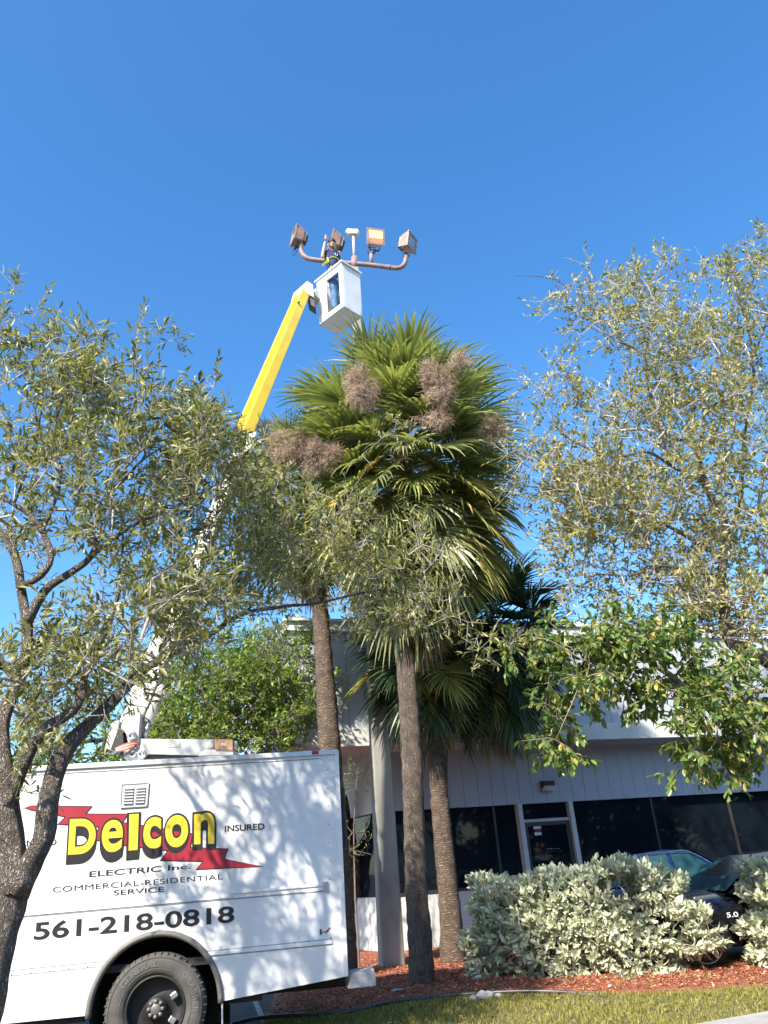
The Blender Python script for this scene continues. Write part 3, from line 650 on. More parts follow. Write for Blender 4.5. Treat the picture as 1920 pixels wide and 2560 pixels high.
def seed_stalk(parent, px, py, Y, rx, ry, n=900, root=None):
    n = int(n*1.7)
    """tangled dry flower stalk: curved stem with fine branching"""
    c = P(px, py, Y); k = mpp(px, py, Y); rl = np.array(root_loc(parent)); rx *= k; ry *= k
    q = (rdir(12)*np.array([1, .8, 1.1]))[RNG.integers(0, 12, n)]*np.array([rx, rx, ry])*.72+rdir(n)*np.array([rx, max(rx, ry)*.7, ry])*RNG.random((n, 1))**.8*.55; A = c+q; d = unit(q*.7+RNG.normal(size=q.shape)*.7*rx+np.array([0, 0, -.25*ry]))
    B = A+d*RNG.uniform(.05, .2, (n, 1)); m2 = (A+B)/2
    # branchlets from the stem to the sub-clusters
    st = c if root is None else np.array(root)
    k2 = max(10, n//30); sub = A[:k2]; A = np.vstack([A, np.repeat(st[None], k2, 0)*.35+c*.65]); B = np.vstack([B, sub])
    # side twiglets
    ii = RNG.integers(0, n, n); A = np.vstack([A, m2[ii]]); B = np.vstack([B, m2[ii]+rdir(n)*RNG.uniform(.03, .1, (n, 1))])
    o = twig_mesh('seed_stalk', A, B, .0026, .0016, 'stalk', parent, None)
    if root is not None:
        pt, r_ = smooth_path([st, (st+c)/2+(0, 0, .25), c], [.02, .015, .01], .1); MB().tube(pt, r_, 5).build('flower_stem', 'stalk', parent)
    return o
YA = G(1055, 2475)[1]
bA = G(1055, 2475); cA = P(1005, 1092, YA+.15)
pa = palm('palm_tree', 'tallest palm with thick grey brown trunk in front of light pole', bA,
     [bA+(0, .15, -.05), P(1050, 2350, YA+.15), P(1040, 2200, YA+.15), P(1030, 1900, YA+.15), P(1017, 1700, YA+.15), P(1008, 1560, YA+.15), P(1005, 1330, YA+.15), cA-(0, 0, .5)],
     [.19, .168, .16, .16, .152, .148, .145, .145], cA, R_=1.30, nf=150, skirt=26, yellow=.22, bark='palm_bark_a', lo=-1.25, seed=3, hs_=2.0)
for (x, y, Y, a, b, n) in [(905, 965, YA-2.0, 36, 54, 900), (1102, 950, YA-2.0, 44, 56, 1050), (1235, 1075, YA-1.3, 28, 35, 450), (1160, 905, YA-1.9, 40, 22, 250), (1085, 1045, YA-1.9, 36, 28, 300)]:
    seed_stalk(pa, x, y, Y, a, b, n, cA+(0, 0, -.1))
YB = 13.9; cB = P(775, 1225, YB); bB = G(835, 2400); bB = P(835, 1900, YB); bB[2] = 0
xb = P(824, 1860, YB)[0]
pb = palm('palm_tree', 'palm rising behind the white truck with ringed tan trunk', (xb+.1, YB, 0),
     [(xb+.12, YB, 0), P(824, 1860, YB), P(813, 1700, YB), P(802, 1546, YB), P(792, 1400, YB), cB-(0, 0, .4)], [.2, .19, .17, .155, .15, .15], cB, R_=1.0, nf=60, skirt=26, yellow=.2, bark='palm_bark_b', lo=-1.1, seed=8)
for (x, y, Y, a, b, n) in [(740, 1118, YB-2.6, 52, 45, 1300), (800, 1140, YB-2.7, 50, 45, 1300), (640, 1062, YB-2.4, 45, 12, 120), (695, 1128, YB-2.5, 30, 40, 600)]:
    seed_stalk(pb, x, y, Y, a, b, n, cB)
YC = 14.9; bC = P(1131, 2390, YC); bC[2] = 0; cC_ = P(1060, 1600, YC)
pc = palm('palm_tree', 'shorter palm with slim trunk and dark crown right of the light pole', bC,
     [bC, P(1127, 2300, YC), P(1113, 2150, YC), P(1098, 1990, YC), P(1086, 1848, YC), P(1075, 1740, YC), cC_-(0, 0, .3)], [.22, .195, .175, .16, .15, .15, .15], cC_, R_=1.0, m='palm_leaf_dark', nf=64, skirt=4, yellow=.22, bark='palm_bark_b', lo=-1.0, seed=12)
YD = 15.5; cD = P(1228, 1590, YD); bD = bC+(.0, .7, 0)
pd_ = palm('palm_tree', 'leaning palm with dark crown and hanging brown skirt before the wall', bD,
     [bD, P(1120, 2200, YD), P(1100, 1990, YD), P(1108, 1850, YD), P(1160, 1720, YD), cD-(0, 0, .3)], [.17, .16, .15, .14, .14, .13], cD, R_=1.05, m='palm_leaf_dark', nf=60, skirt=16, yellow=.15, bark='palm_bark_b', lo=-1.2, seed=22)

# ================================================================ LIGHT POLE
YP = G(980, 2425)[1]+.15
lp = thing('light_pole', (P(980, 2425, YP)[0], YP, 0), 'tall square concrete light pole carrying four floodlights', 'light pole')
bP = P(980, 2425, YP); bP[2] = -.02; tP = P(886, 672, YP)
n_ = 2; dq = rad(12)
mb = MB(); ax1 = np.array([math.cos(dq), math.sin(dq), 0]); ax2 = np.array([-math.sin(dq), math.cos(dq), 0])
def sqr(c, h): return [c-ax1*h-ax2*h, c+ax1*h-ax2*h, c+ax1*h+ax2*h, c-ax1*h+ax2*h]
mb.hexa(sqr(bP, .20)+sqr(tP, .10)); mb.build('pole', 'pole_concrete', lp, .03)
def Z1(x, y, Y=None): return P(680+x*.2411, 540+y*.2411, YP if Y is None else Y)
arm = [Z1(300, 290), Z1(300, 340), Z1(312, 385), Z1(345, 425), Z1(400, 448), Z1(540, 465), Z1(780, 488), Z1(1020, 508), Z1(1220, 533), Z1(1300, 541), Z1(1350, 525), Z1(1382, 480), Z1(1388, 420)]
pt, r_ = smooth_path(arm, [.065]*len(arm), .05); MB().tube(pt, .062, 12).build('crossarm', 'arm_brown', lp)
MB().tube([Z1(857, 545), Z1(853, 430)], .085, 12).build('collar', 'arm_brown', lp)
MB().tube([Z1(852, 440), Z1(843, 195)], .035, 10).build('sensor_stem', 'lamp_pale', lp)
mb = MB(); mb.beam(Z1(785, 180), Z1(895, 180), .18, .17); mb.sphere(Z1(797, 165), .09); mb.sphere(Z1(880, 175), .08); mb.build('photocell', 'lamp_pale', lp, .03)
for (x, y0, y1) in [(1028, 500, 395), (690, 480, 370)]: MB().tube([Z1(x, y0), Z1(x, y1)], .05, 10).build('riser', 'arm_brown', lp)
for x, y in [(540, 465), (1220, 533)]: MB().tube([Z1(x-6, y-1), Z1(x+6, y+1)], .075, 12).build('sleeve', 'arm_brown', lp)
lit = bpy.data.materials.new('lamp_lit'); lit.use_nodes = True; b_ = lit.node_tree.nodes['Principled BSDF']; b_.inputs['Base Color'].default_value = (.25, .15, .06, 1); b_.inputs['Emission Color'].default_value = (1, .53, .15, 1); b_.inputs['Emission Strength'].default_value = 1.9
litd = bpy.data.materials.new('lamp_lit_dim'); litd.use_nodes = True; b_ = litd.node_tree.nodes['Principled BSDF']; b_.inputs['Base Color'].default_value = (.22, .12, .07, 1); b_.inputs['Emission Color'].default_value = (1, .42, .16, 1); b_.inputs['Emission Strength'].default_value = .3; b_.inputs['Roughness'].default_value = .2
M['lamp_lit'] = lit; M['lamp_lit_dim'] = litd
def flood(neck, cen, yaw, tilt, roll=0, lit_=False, label=None, sc=1.0):
    """rectangular floodlight; its lens faces local +X"""
    f = np.array([math.cos(tilt)*math.cos(yaw), math.cos(tilt)*math.sin(yaw), math.sin(tilt)])
    s = unit(np.cross(f, [0, 0, 1.])); u = np.cross(s, f); s, u = s*math.cos(roll)+u*math.sin(roll), u*math.cos(roll)-s*math.sin(roll)
    w, h, d = .52*sc, .50*sc, .26*sc
    body = MB(); cen = np.array(cen)
    a = [cen+s*x*w/2+u*y*h/2+f*d*.5 for x, y in ((-1, -1), (1, -1), (1, 1), (-1, 1))]; b = [cen+s*x*w*.40+u*y*h*.38-f*d*.5 for x, y in ((-1, -1), (1, -1), (1, 1), (-1, 1))]
    body.hexa(b+a); o = body.build('floodlight', 'lamp_brown', lp, .015, label=label)
    fr = MB()
    for q, sz in [((0, h/2-.02), (w+.03, .05)), ((0, -h/2+.02), (w+.03, .05)), ((-w/2+.02, 0), (.05, h-.055)), ((w/2-.02, 0), (.05, h-.055))]:
        fr.box(cen+s*q[0]+u*q[1]+f*(d*.5+.015), (sz[0], sz[1], .03), [s, u, f])
    fr.build('door_frame', 'lamp_brown', o)
    if lit_:
        MB().box(cen+u*h*.19+f*(d*.5+.006), (w-.08, h*.5, .01), [s, u, f]).build('lit_lens', 'lamp_lit', o)
        MB().box(cen-u*h*.24+f*(d*.5+.006), (w-.08, h*.34, .01), [s, u, f]).build('lens', 'lamp_lit_dim', o)
    else: MB().box(cen+f*(d*.5+.006), (w-.08, h-.08, .01), [s, u, f]).build('lens', 'lamp_glass', o)
    fins = MB()
    for k in range(5): fins.box(cen-f*(d*.5+.03)+s*(k-2)*w*.16, (.012, h*.66, .07), [s, u, f])
    fins.build('cooling_fin', 'lamp_brown', o); MB().box(cen-f*(d*.5+.08)-u*h*.05, (w*.5, h*.45, .09), [s, u, f]).build('ballast_box', 'bronze', o, .01)
    yo = MB(); b0 = cen-u*(h*.5+.10)
    for sg_ in (-1, 1): yo.beam(cen+s*sg_*.15-u*h*.5, b0+s*sg_*.10, .035, .012)
    yo.beam(b0-s*.12, b0+s*.12, .04, .02); yo.tube([b0, neck], [.05, .058], 10); yo.build('yoke', 'bronze', o)
    pt, r_ = smooth_path([cen+s*.12-u*h*.45, b0+s*.19-u*.02+f*.03, b0+s*.15-u*.16, np.array(neck)-u*.04], [.009]*4, .03); MB().tube(pt, .009, 5).build('cable', 'black', o)
    return o
flood(Z1(300, 295), Z1(272, 218), rad(205), rad(8), rad(12), label='outer left floodlight seen from behind', sc=.86)
flood(Z1(690, 375), Z1(655, 275), rad(200), rad(12), rad(10), label='floodlight behind the worker seen from behind', sc=.86)
flood(Z1(1028, 395), Z1(1062, 240), rad(-72), rad(-16), rad(-2), True, label='lit floodlight glowing orange', sc=.86)
flood(Z1(1388, 425), Z1(1408, 285), rad(-28), rad(-14), rad(-4), label='outer right floodlight with grey unlit lens', sc=.86)

# ================================================================ BUCKET TRUCK
TA = rad(9.); hubY = 8.5; hub = P(388, 2517, hubY); tu = np.array([math.cos(TA), math.sin(TA), 0]); tn = np.array([math.sin(TA), -math.cos(TA), 0]); ZU = np.array([0, 0, 1.])
def Tp(u, w, z): return np.array([hub[0], hub[1], 0])+tu*u+tn*w+ZU*z
def Tpix(x, y, w=0.):
    d = ray(x, y); o_ = hub+tn*w; t = ((o_-cC)@tn)/(d@tn); p = cC+d*t; return (p-hub)@tu, p[2]
truck = thing('bucket_truck', (hub[0], hub[1], 0), 'white electrician service truck with raised yellow and white bucket boom', 'truck')
uR, zRb = Tpix(868, 2441); uR2, ztop = Tpix(839, 1879); zRt = ztop; uR = (uR+uR2)/2
ztl = Tpix(100, 1915)[1]; ztop = (zRt+ztl)/2; zmid = Tpix(551, 2498)[1]; umid = Tpix(551, 2498)[0]; zfr = Tpix(229, 2538)[1]
hz = hub[2]; uL = -3.4
print('TRUCK', uR, uR2, zRb, zRt, ztl, zmid, zfr, hz, hub, mpp(388, 2517, hubY)*118)
AR = .60
def side_poly():
    pts = [(uR, zRb), (uR, ztop), (uL, ztop), (uL, zfr)]
    a0 = math.pi-math.asin(max(-.9, min(.9, (zfr-hz)/AR))); a1 = math.asin(max(-.9, min(.9, (zmid-.02-hz)/AR)))
    for i in range(25):
        a = a0+(a1-a0)*i/24; pts.append((AR*math.cos(a), hz+AR*math.sin(a)))
    return pts
BW = 2.25
def tprism(poly, w0, w1, name, m, bevel=0, parent=None, label=None):
    mb = MB(); mb.prism(poly, Tp(0, w0, 0), tu, ZU, tn*(w1-w0)); return mb.build(name, m, parent or truck, bevel, label=label)
body = tprism(side_poly(), -.05, 0, 'body', 'truck_white')
tprism(side_poly(), -BW, -BW+.05, 'side_panel', 'truck_white')
def tbox(u0, u1, w0, w1, z0, z1, name, m, bevel=0, parent=None, label=None):
    mb = MB(); mb.hexa([Tp(u0, w1, z0), Tp(u1, w1, z0), Tp(u1, w0, z0), Tp(u0, w0, z0), Tp(u0, w1, z1), Tp(u1, w1, z1), Tp(u1, w0, z1), Tp(u0, w0, z1)])
    return mb.build(name, m, parent or truck, bevel, label=label)
tbox(uL, uR, -BW+.051, -.051, ztop-.06, ztop-.002, 'roof', 'truck_white')
tbox(uR-.05, uR-.002, -BW+.051, -.051, zRb, ztop-.061, 'rear_door', 'truck_white')
tbox(uL, uL+.05, -BW+.051, -.051, .6, ztop-.061, 'front_wall', 'truck_white')
tbox(uL+.1, uR-.06, -BW+.06, -.06, .80, .86, 'floor_pan', 'under')
tbox(uL+.1, -.66, -.70, -.06, .42, .79, 'chassis', 'under'); tbox(.66, 1.0, -.70, -.06, .45, .79, 'chassis', 'under')
tbox(-3.3, uR-.3, -1.5, -.75, .5, .79, 'chassis_rail', 'under')
# inner wheel well
mb = MB(); aa = np.linspace(-.3, math.pi+.3, 20); V = []
for w in (-.052, -.70):
    for a in aa: V.append(Tp((AR+.01)*math.cos(a), w, hz+(AR+.01)*math.sin(a)))
mb.add(V, [(i, i+1, 20+i+1, 20+i) for i in range(19)]); mb.add([Tp(-.66, -.71, .2), Tp(.66, -.71, .2), Tp(.66, -.71, 1.2), Tp(-.66, -.71, 1.2)], [(0, 1, 2, 3)]); mb.build('wheel_well', 'under', truck)
# fender flare
mb = MB(); V = []; a0 = math.pi+.05; a1 = -.02; k = 40; prof = [(-.02, .002), (-.008, .035), (.012, .04), (.032, .025), (.036, .002)]
for i in range(k+1):
    a = a0+(a1-a0)*i/k
    for dr_, dw in prof: V.append(Tp((AR+dr_)*math.cos(a), dw, hz-.01+(AR+dr_)*math.sin(a)*1.02))
n = len(prof); mb.add(V, [(i*n+j, i*n+j+1, (i+1)*n+j+1, (i+1)*n+j) for i in range(k) for j in range(n-1)]+[tuple(range(n)), tuple(range(k*n, k*n+n))[::-1]], smooth=True); mb.build('wheel_arch_flare', 'fender', truck)
# skirt edge strip behind wheel
mb = MB(); mb.beam(Tp(AR+.03, .0, hz-.28), Tp(AR+.02, .0, hz+.06), .012, .05, up=tn); mb.build('splash_guard', 'truck_white', truck)
# wheel
def wheel(u, w_out, r, parent, face=1):
    c = Tp(u, w_out, r+.0); ax = tn*face
    ty = MB(); ty.lathe(c, ax, [(r*.60, -.26), (r*.80, -.275), (r*.95, -.25), (r, -.21), (r, -.05), (r*.965, -.015), (r*.90, .005), (r*.80, .012), (r*.70, .005), (r*.60, -.015), (r*.60, -.26)], 48); wo = ty.build('tyre', 'rubber', truck)
    for k in range(46):
        gv = MB()
        a = 2*math.pi*k/46; dirv = math.cos(a)*tu+math.sin(a)*ZU; tg = -math.sin(a)*tu+math.cos(a)*ZU
        gv.box(c+dirv*(r*.955)-ax*.03, (.010, .05, .045), [tg, dirv, ax])
        gv.build('tread_block', 'rubber', wo)
    rm = MB(); rm.lathe(c, ax, [(r*.60, -.012), (r*.575, .0), (r*.55, -.02), (r*.53, -.10), (r*.50, -.125), (r*.2, -.13), (r*.2, -.06), (r*.19, -.05), (0.001, -.05)], 40); ri = rm.build('rim', 'black', wo)
    hb = MB(); hb.lathe(c, ax, [(r*.12, -.06), (r*.11, -.03), (r*.08, -.02), (0.001, -.02)], 20)
    for k in range(8):
        a = 2*math.pi*k/8; dirv = math.cos(a)*tu+math.sin(a)*ZU; hb.lathe(c+dirv*r*.135, ax, [(.020, -.06), (.018, -.02), (.001, -.02)], 8)
    hb.build('hub', 'rivet', wo)
    for a in (rad(30), rad(-35)):
        dirv = math.cos(a)*tu+math.sin(a)*ZU; MB().box(c+dirv*r*.40-ax*.085, (.07, .055, .06), [dirv, np.cross(ax, dirv), ax]).build('rim_clamp', 'alu', wo, .01)
    rg_ = MB()
    for rr_ in (.93, .72): rg_.lathe(c, ax, [(r*rr_, .004), (r*(rr_-.008), .011), (r*(rr_-.02), .006)], 48)
    rg_.build('tyre_rib', 'rubber', wo)
    # raised lettering on the sidewall
    for s, ac, rr_ in (('GENERAL', 118, .81), ('GRABBER', 20, .81)):
        V, F = text2d(s, .01); V = (V-V.min(0)); w_ = V[:, 0].max(); V = V/w_; h_ = r*.13
        V2 = []
        for x, y in V:
            a = rad(ac)+(.5-x)*rad(58); q = r*.755+y*w_*.14*r; dirv = math.cos(a)*tu+math.sin(a)*ZU; V2.append(c+dirv*q+ax*.0145)
        mb = MB(); mb.add(V2, F); mb.build('tyre_lettering', 'fender', wo, fixn=False)
    return wo
wheel(0, .0, .47, truck)
def tquad(x0, y0, x1, y1, x2=None, y2=None, x3=None, y3=None, w=.004):
    """bl, br, tr, tl pixels"""
    return [Tp(*(lambda q: (q[0], w, q[1]))(Tpix(a, b, w))) for a, b in ((x0, y0), (x1, y1), (x2, y2), (x3, y3))]
Z7 = lambda x, y: (x*.42195, 1900+y*.42195)
def tq7(bl, br, tr, tl, w=.004):
    q = [Z7(*p) for p in (bl, br, tr, tl)]; return tquad(*q[0], *q[1], *q[2], *q[3], w=w)
# lightning bolt
bolt = [(148, 284), (185, 274), (540, 278), (503, 322), (755, 322), (722, 372), (940, 405), (1140, 440), (1125, 520), (1347, 530), (1325, 590), (1556, 632), (1170, 646), (1208, 598), (955, 593), (1000, 535), (720, 502), (560, 470), (590, 395), (350, 378), (392, 336), (328, 322), (185, 294)]
def tpoly(pts, name, m, w, grow=0., label=None):
    q = np.array([Tpix(*Z7(*p), w) for p in pts])
    if grow:
        out = []; n = len(q); area = sum(q[i][0]*q[(i+1) % n][1]-q[(i+1) % n][0]*q[i][1] for i in range(n)); sg_ = 1 if area > 0 else -1
        for i in range(n):
            e1 = unit(q[i]-q[i-1]); e2 = unit(q[(i+1) % n]-q[i]); n1 = np.array([e1[1], -e1[0]])*sg_; n2 = np.array([e2[1], -e2[0]])*sg_; b = n1+n2; l = max(.35, (b@b)/2); out.append(q[i]+b/ l*grow if l > .36 else q[i]+unit(b)*grow*1.6)
        q = np.array(out)
    mb = MB(); mb.prism(list(map(tuple, q)), Tp(0, w, 0), tu, ZU, tn*.001); return mb.build(name, m, truck, label=label)
tpoly(bolt, 'lightning_bolt_outline', 'vinyl_black', .003, .009); tpoly(bolt, 'lightning_bolt', 'vinyl_red', .005, label='red lightning bolt behind the company name')
# company name: yellow letters with black block shadow
LET = [('D', (402, 562), (562, 552), (572, 345), (414, 350)), ('e', (600, 552), (720, 540), (735, 352), (606, 358)), ('l', (762, 537), (815, 532), (822, 318), (766, 322)), ('c', (846, 528), (952, 522), (958, 334), (852, 342)), ('o', (978, 522), (1112, 512), (1118, 322), (980, 330)), ('n', (1150, 500), (1270, 496), (1272, 308), (1150, 318))]
for ch, bl, br, tr, tl in LET:
    q = tq7(bl, br, tr, tl, .011)
    q0 = [p-tn*.003 for p in q]
    dn = (np.array(Tpix(*Z7(600, 600)))-np.array(Tpix(*Z7(606, 552)))); dv = tu*(dn[0]*.35)+ZU*dn[1]
    for k in range(7):
        put_text(ch, [p+dv*(k/6)-tn*(.0006*k) for p in q0], truck, 'vinyl_black', 'letter_shadow', .058 if ch in 'en' else .072, .022 if ch in 'en' else .035, tn)
    put_text(ch, q, truck, 'vinyl_yellow', 'letter', .022 if ch in 'en' else .035, .022 if ch in 'en' else .035, tn)
def tt(s, bl, br, tr, tl, off=.012, sp=1.0): put_text(s, tq7(bl, br, tr, tl), truck, 'vinyl_black', 'lettering', off, off, tn, sp=sp)
tt('ELECTRIC', (528, 694), (952, 660), (957, 626), (530, 659), .012); tt('Inc.', (994, 656), (1128, 642), (1130, 617), (996, 624))
tt('COMMERCIAL-RESIDENTIAL', (312, 786), (1322, 706), (1320, 676), (314, 752), .0, 1.08); tt('SERVICE', (672, 803), (972, 780), (972, 750), (674, 772), .006)
tt('561-218-0818', (198, 1068), (1388, 962), (1388, 862), (204, 962), .02)
tt('INSURED', (1332, 426), (1568, 412), (1568, 374), (1332, 388), .022); tt('LICENSED', (10, 522), (335, 503), (335, 466), (12, 484), .003)
# vent
v = tq7((712, 281), (868, 271), (880, 133), (720, 143), .012); vent = MB(); vent.hexa([p-tn*.011 for p in v]+[np.array(p) for p in v]); vo = vent.build('vent', 'trim', truck, .002)
bl, br, tr, tl = [np.array(p) for p in v]
for cx in (.29, .73):
    for k in range(6):
        y = .17+k*.125; c = (bl*(1-cx)+br*cx)*(1-y)+(tl*(1-cx)+tr*cx)*y; wv = (br-bl)*.36
        mb = MB(); h = (tl-bl)*.035; mb.add([c-wv/2-h+tn*.022, c+wv/2-h+tn*.022, c+wv/2+h+tn*.002, c-wv/2+h+tn*.002, c-wv/2-h*1.2+tn*.002, c+wv/2-h*1.2+tn*.002], [(0, 1, 2, 3), (0, 4, 5, 1), (0, 3, 4), (1, 5, 2)]); mb.build('louvre', 'trim', vo, fixn=False)
for (a, b, c, d) in [(0, 0, 1, 0), (0, 1, 1, 1), (0, 0, 0, 1), (1, 0, 1, 1)]:
    p = (bl*(1-a)+br*a)*(1-b)+(tl*(1-a)+tr*a)*b; q = (bl*(1-c)+br*c)*(1-d)+(tl*(1-c)+tr*c)*d; mb = MB(); mb.beam(p+tn*.003, q+tn*.003, .012, .012, up=tn); mb.build('vent_frame', 'trim', vo)
# rub rails, seams and rivets
def strip(x0, y0, x1, y1, hgt, m='trim', dw=.008, name='rub_rail'):
    a = Tpix(x0, y0); b = Tpix(x1, y1); mb = MB(); mb.beam(Tp(a[0], dw/2+.001, a[1]), Tp(b[0], dw/2+.001, b[1]), dw, hgt); return mb.build(name, m, truck, .002)
Z2 = lambda x, y: (x*.5787, 1780+y*.5787)
strip(*Z2(60, 888), *Z2(1415, 772), .012, 'groove', .004, 'panel_seam'); strip(*Z2(1000, 782), *Z2(1410, 745), .022, 'truck_white', .014); strip(*Z2(60, 880), *Z2(1000, 798), .02, 'truck_white', .010)
strip(*Z2(880, 1035), *Z2(1435, 980), .006, 'groove', .003, 'panel_seam'); strip(*Z2(880, 1046), *Z2(1435, 992), .035, 'truck_white', .012); strip(*Z2(890, 1058), *Z2(1435, 1004), .006, 'groove', .003, 'panel_seam')
strip(*Z2(45, 1140), *Z2(470, 1095), .005, 'groove', .003, 'panel_seam'); strip(*Z2(45, 1116), *Z2(470, 1075), .005, 'groove', .003, 'panel_seam')
rv = MB()
def rivets(x0, y0, x1, y1, n, r=.006, z=Z2):
    for i in range(n):
        t = i/(n-1) if n > 1 else 0; q = Tpix(*z(x0+(x1-x0)*t, y0+(y1-y0)*t)); rv.lathe(Tp(q[0], .001, q[1]), tn, [(r, 0), (r*.7, r*.6), (.0005, r*.8)], 6)
rivets(300, 248, 1420, 183, 40, .005); rivets(890, 1052, 1430, 1000, 8, .009); rivets(1140, 1026, 1430, 975, 4, .009); rivets(50, 1137, 460, 1092, 6, .008); rivets(100, 872, 1400, 765, 24, .004); rivets(1415, 250, 1425, 720, 7, .006); rivets(890, 1042, 990, 1030, 2, .008)
rivets(720, 962, 1040, 930, 6, .004); rivets(440, 990, 640, 972, 4, .004)
rv.build('rivets', 'rivet', truck, kind='stuff')
# roof edge rail, corner posts, marker light, latch
mb = MB(); mb.beam(Tp(uL, .012, ztop-.015), Tp(uR+.01, .012, ztop-.015), .024, .05); mb.build('roof_rail', 'trim', truck, .004)
mb = MB(); mb.beam(Tp(uL, .003, ztop-.075), Tp(uR-.2, .003, ztop-.075), .006, .008); mb.build('panel_seam', 'groove', truck)
mb = MB(); mb.beam(Tp(uR-.004, .004, zRb), Tp(uR-.004, .004, ztop), .05, .02, up=tn); mb.build('corner_post', 'truck_white', truck, .004)
q = Tpix(788, 1881); mb = MB(); mb.box(Tp(q[0], .016, q[1]-.005), (.075, .03, .04), [tu, tn, ZU]); mb.build('marker_light', 'red_lens', truck, .008)
q = Tpix(795, 1893); tbox(q[0]-.05, q[0]+.05, .001, .006, q[1]-.015, q[1]+.012, 'light_bracket', 'trim')
q = Tpix(*Z2(1405, 755)); tbox(q[0]-.02, q[0]+.03, .001, .022, q[1]-.05, q[1]+.05, 'latch', 'alu', .003)
q = Tpix(*Z2(1415, 948)); mb = MB(); mb.prism([(-.02, -.02), (.035, .03), (.02, .035), (-.02, .0)], Tp(q[0], .003, q[1]), tu, ZU, tn*.001); mb.build('logo_decal', 'vinyl_red', truck)
q2 = Tpix(*Z2(1386, 950)); mb = MB(); mb.prism([(-.01, -.025), (.008, -.025), (.008, .025), (-.01, .025)], Tp(q2[0], .003, q2[1]), tu, ZU, tn*.001); mb.build('logo_decal', 'vinyl_black', truck)
mb = MB(); mb.prism([(-.02, -.01), (.05, .0), (.05, .005), (-.02, -.004)], Tp(q2[0]+.03, .003, q2[1]), tu, ZU, tn*.001); mb.build('logo_decal', 'vinyl_black', truck)
# rear step bumper
a = Tpix(866, 2474); b = Tpix(933, 2440); zb0 = a[1]; bl_ = .40
mb = MB(); u0 = uR+.01
mb.hexa([Tp(u0+.0, -.02, zb0), Tp(u0+.29, -.04, zb0), Tp(u0+.29, -.40, zb0), Tp(u0, -.40, zb0), Tp(u0+.04, -.05, zb0+.13), Tp(u0+.28, -.07, zb0+.15), Tp(u0+.28, -.36, zb0+.15), Tp(u0+.04, -.36, zb0+.13)]); mb.build('step_bumper', 'stone', truck, .012)
tbox(uR-.9, uR+.02, -.5, -.42, zb0-.02, zb0+.1, 'bumper_bracket', 'under')
for k, y in enumerate((1995, 2040, 2085)):
    q = Tpix(856, y); mb = MB(); mb.sphere(Tp(uR+.05, -.18, q[1]), .06, 10, 8, (.7, 1, 2.)); mb.build('tail_light_guard', 'black', truck)
tbox(uR, uR+.04, -.12, -.06, 1.0, ztop-.05, 'door_hinge_rail', 'black')
# ---- boom
Z4 = lambda x, y: (250+x*.2411, 1550+y*.2411)
yT = hub[1]+1.15
def Pz(x, y, Y=None): return P(*Z4(x, y), yT if Y is None else Y)
def plate(pts, Y, th, name, m, par=truck, z=Z4):
    a = [P(*z(*p), Y) for p in pts]; mb = MB(); n = len(a); b = [p+np.array([0, th, 0]) for p in a]
    mb.add(a+b, [tuple(range(n)), tuple(range(n, 2*n))[::-1]]+[(i, (i+1) % n, n+(i+1) % n, n+i) for i in range(n)]); return mb.build(name, m, par, .006)
low = plate([(395, 1230), (1180, 1240), (1180, 1345), (1010, 1400), (490, 1390), (395, 1310)], yT-.14, .32, 'turret_arm', 'boom_white')
plate([(400, 1330), (1000, 1395), (1000, 1420), (420, 1440)], yT-.10, .22, 'turret_base', 'black')
plate([(715, 1262), (832, 1262), (832, 1322), (715, 1322)], yT-.148, .006, 'data_plate', 'stone', low)
plate([(1080, 1345), (1380, 1345), (1380, 1400), (1010, 1405)], yT-.2, .4, 'boom_rest', 'boom_white')
cc = plate([(1190, 1232), (1375, 1238), (1378, 1352), (1190, 1348)], yT-.22, .22, 'control_box', 'rust'); plate([(1252, 1275), (1310, 1275), (1310, 1305), (1252, 1305)], yT-.228, .006, 'socket_plate', 'stone', cc)
MB().tube([Pz(1130, 1300, yT-.1), Pz(1200, 1300, yT-.1)], .07, 12).build('pivot_knuckle', 'stone', truck); MB().tube([Pz(1375, 1300, yT-.1), Pz(1420, 1300, yT-.1)], .05, 12).build('pivot_knuckle', 'boom_white', truck)
plate([(240, 1330), (330, 1290), (440, 1300), (500, 1380), (430, 1450), (250, 1440)], yT-.18, .04, 'pivot_plate', 'boom_white'); plate([(215, 1120), (240, 950), (420, 960), (400, 1200), (395, 1290), (290, 1270), (270, 1180)], yT-.18, .36, 'boom_heel', 'boom_white')
for x, y in ((332, 1200), (340, 1378), (435, 1388)):
    c = Pz(x, y, yT-.20); MB().lathe(c, (0, -1, 0), [(.055, -.03), (.055, .02), (.03, .025), (.028, .0), (.001, .0)], 16).build('pivot_pin', 'steel', truck)
plate([(55, 1330), (95, 1110), (130, 1060), (200, 1040), (190, 1130), (110, 1345)], yT-.16, .3, 'hose_cover', 'boom_white'); plate([(115, 1340), (190, 1140), (235, 1100), (250, 1330), (200, 1400)], yT-.15, .28, 'hose_cover_side', 'black')
hs_ = MB()
for k in range(5):
    pt, r_ = smooth_path([Pz(165, 1330+k*8, yT-.22), Pz(260, 1290+k*14, yT-.27), Pz(330, 1272+k*12, yT-.25), Pz(395, 1275+k*10, yT-.2)], [.011]*4, .03); hs_ = MB(); hs_.tube(pt, .011, 6); hs_.build('hose', 'hose' if k % 2 == 0 else 'boom_white', truck)
pt, r_ = smooth_path([Pz(225, 1420, yT-.2), Pz(290, 1380, yT-.26), Pz(380, 1290, yT-.24)], [.008]*3, .03); MB().tube(pt, .01, 6).build('hose', 'black', truck)
lb0 = Pz(325, 1130, yT); lb1 = P(603, 1150, 11.0); Yk = 10.9; lb1 = P(600, 1140, Yk)
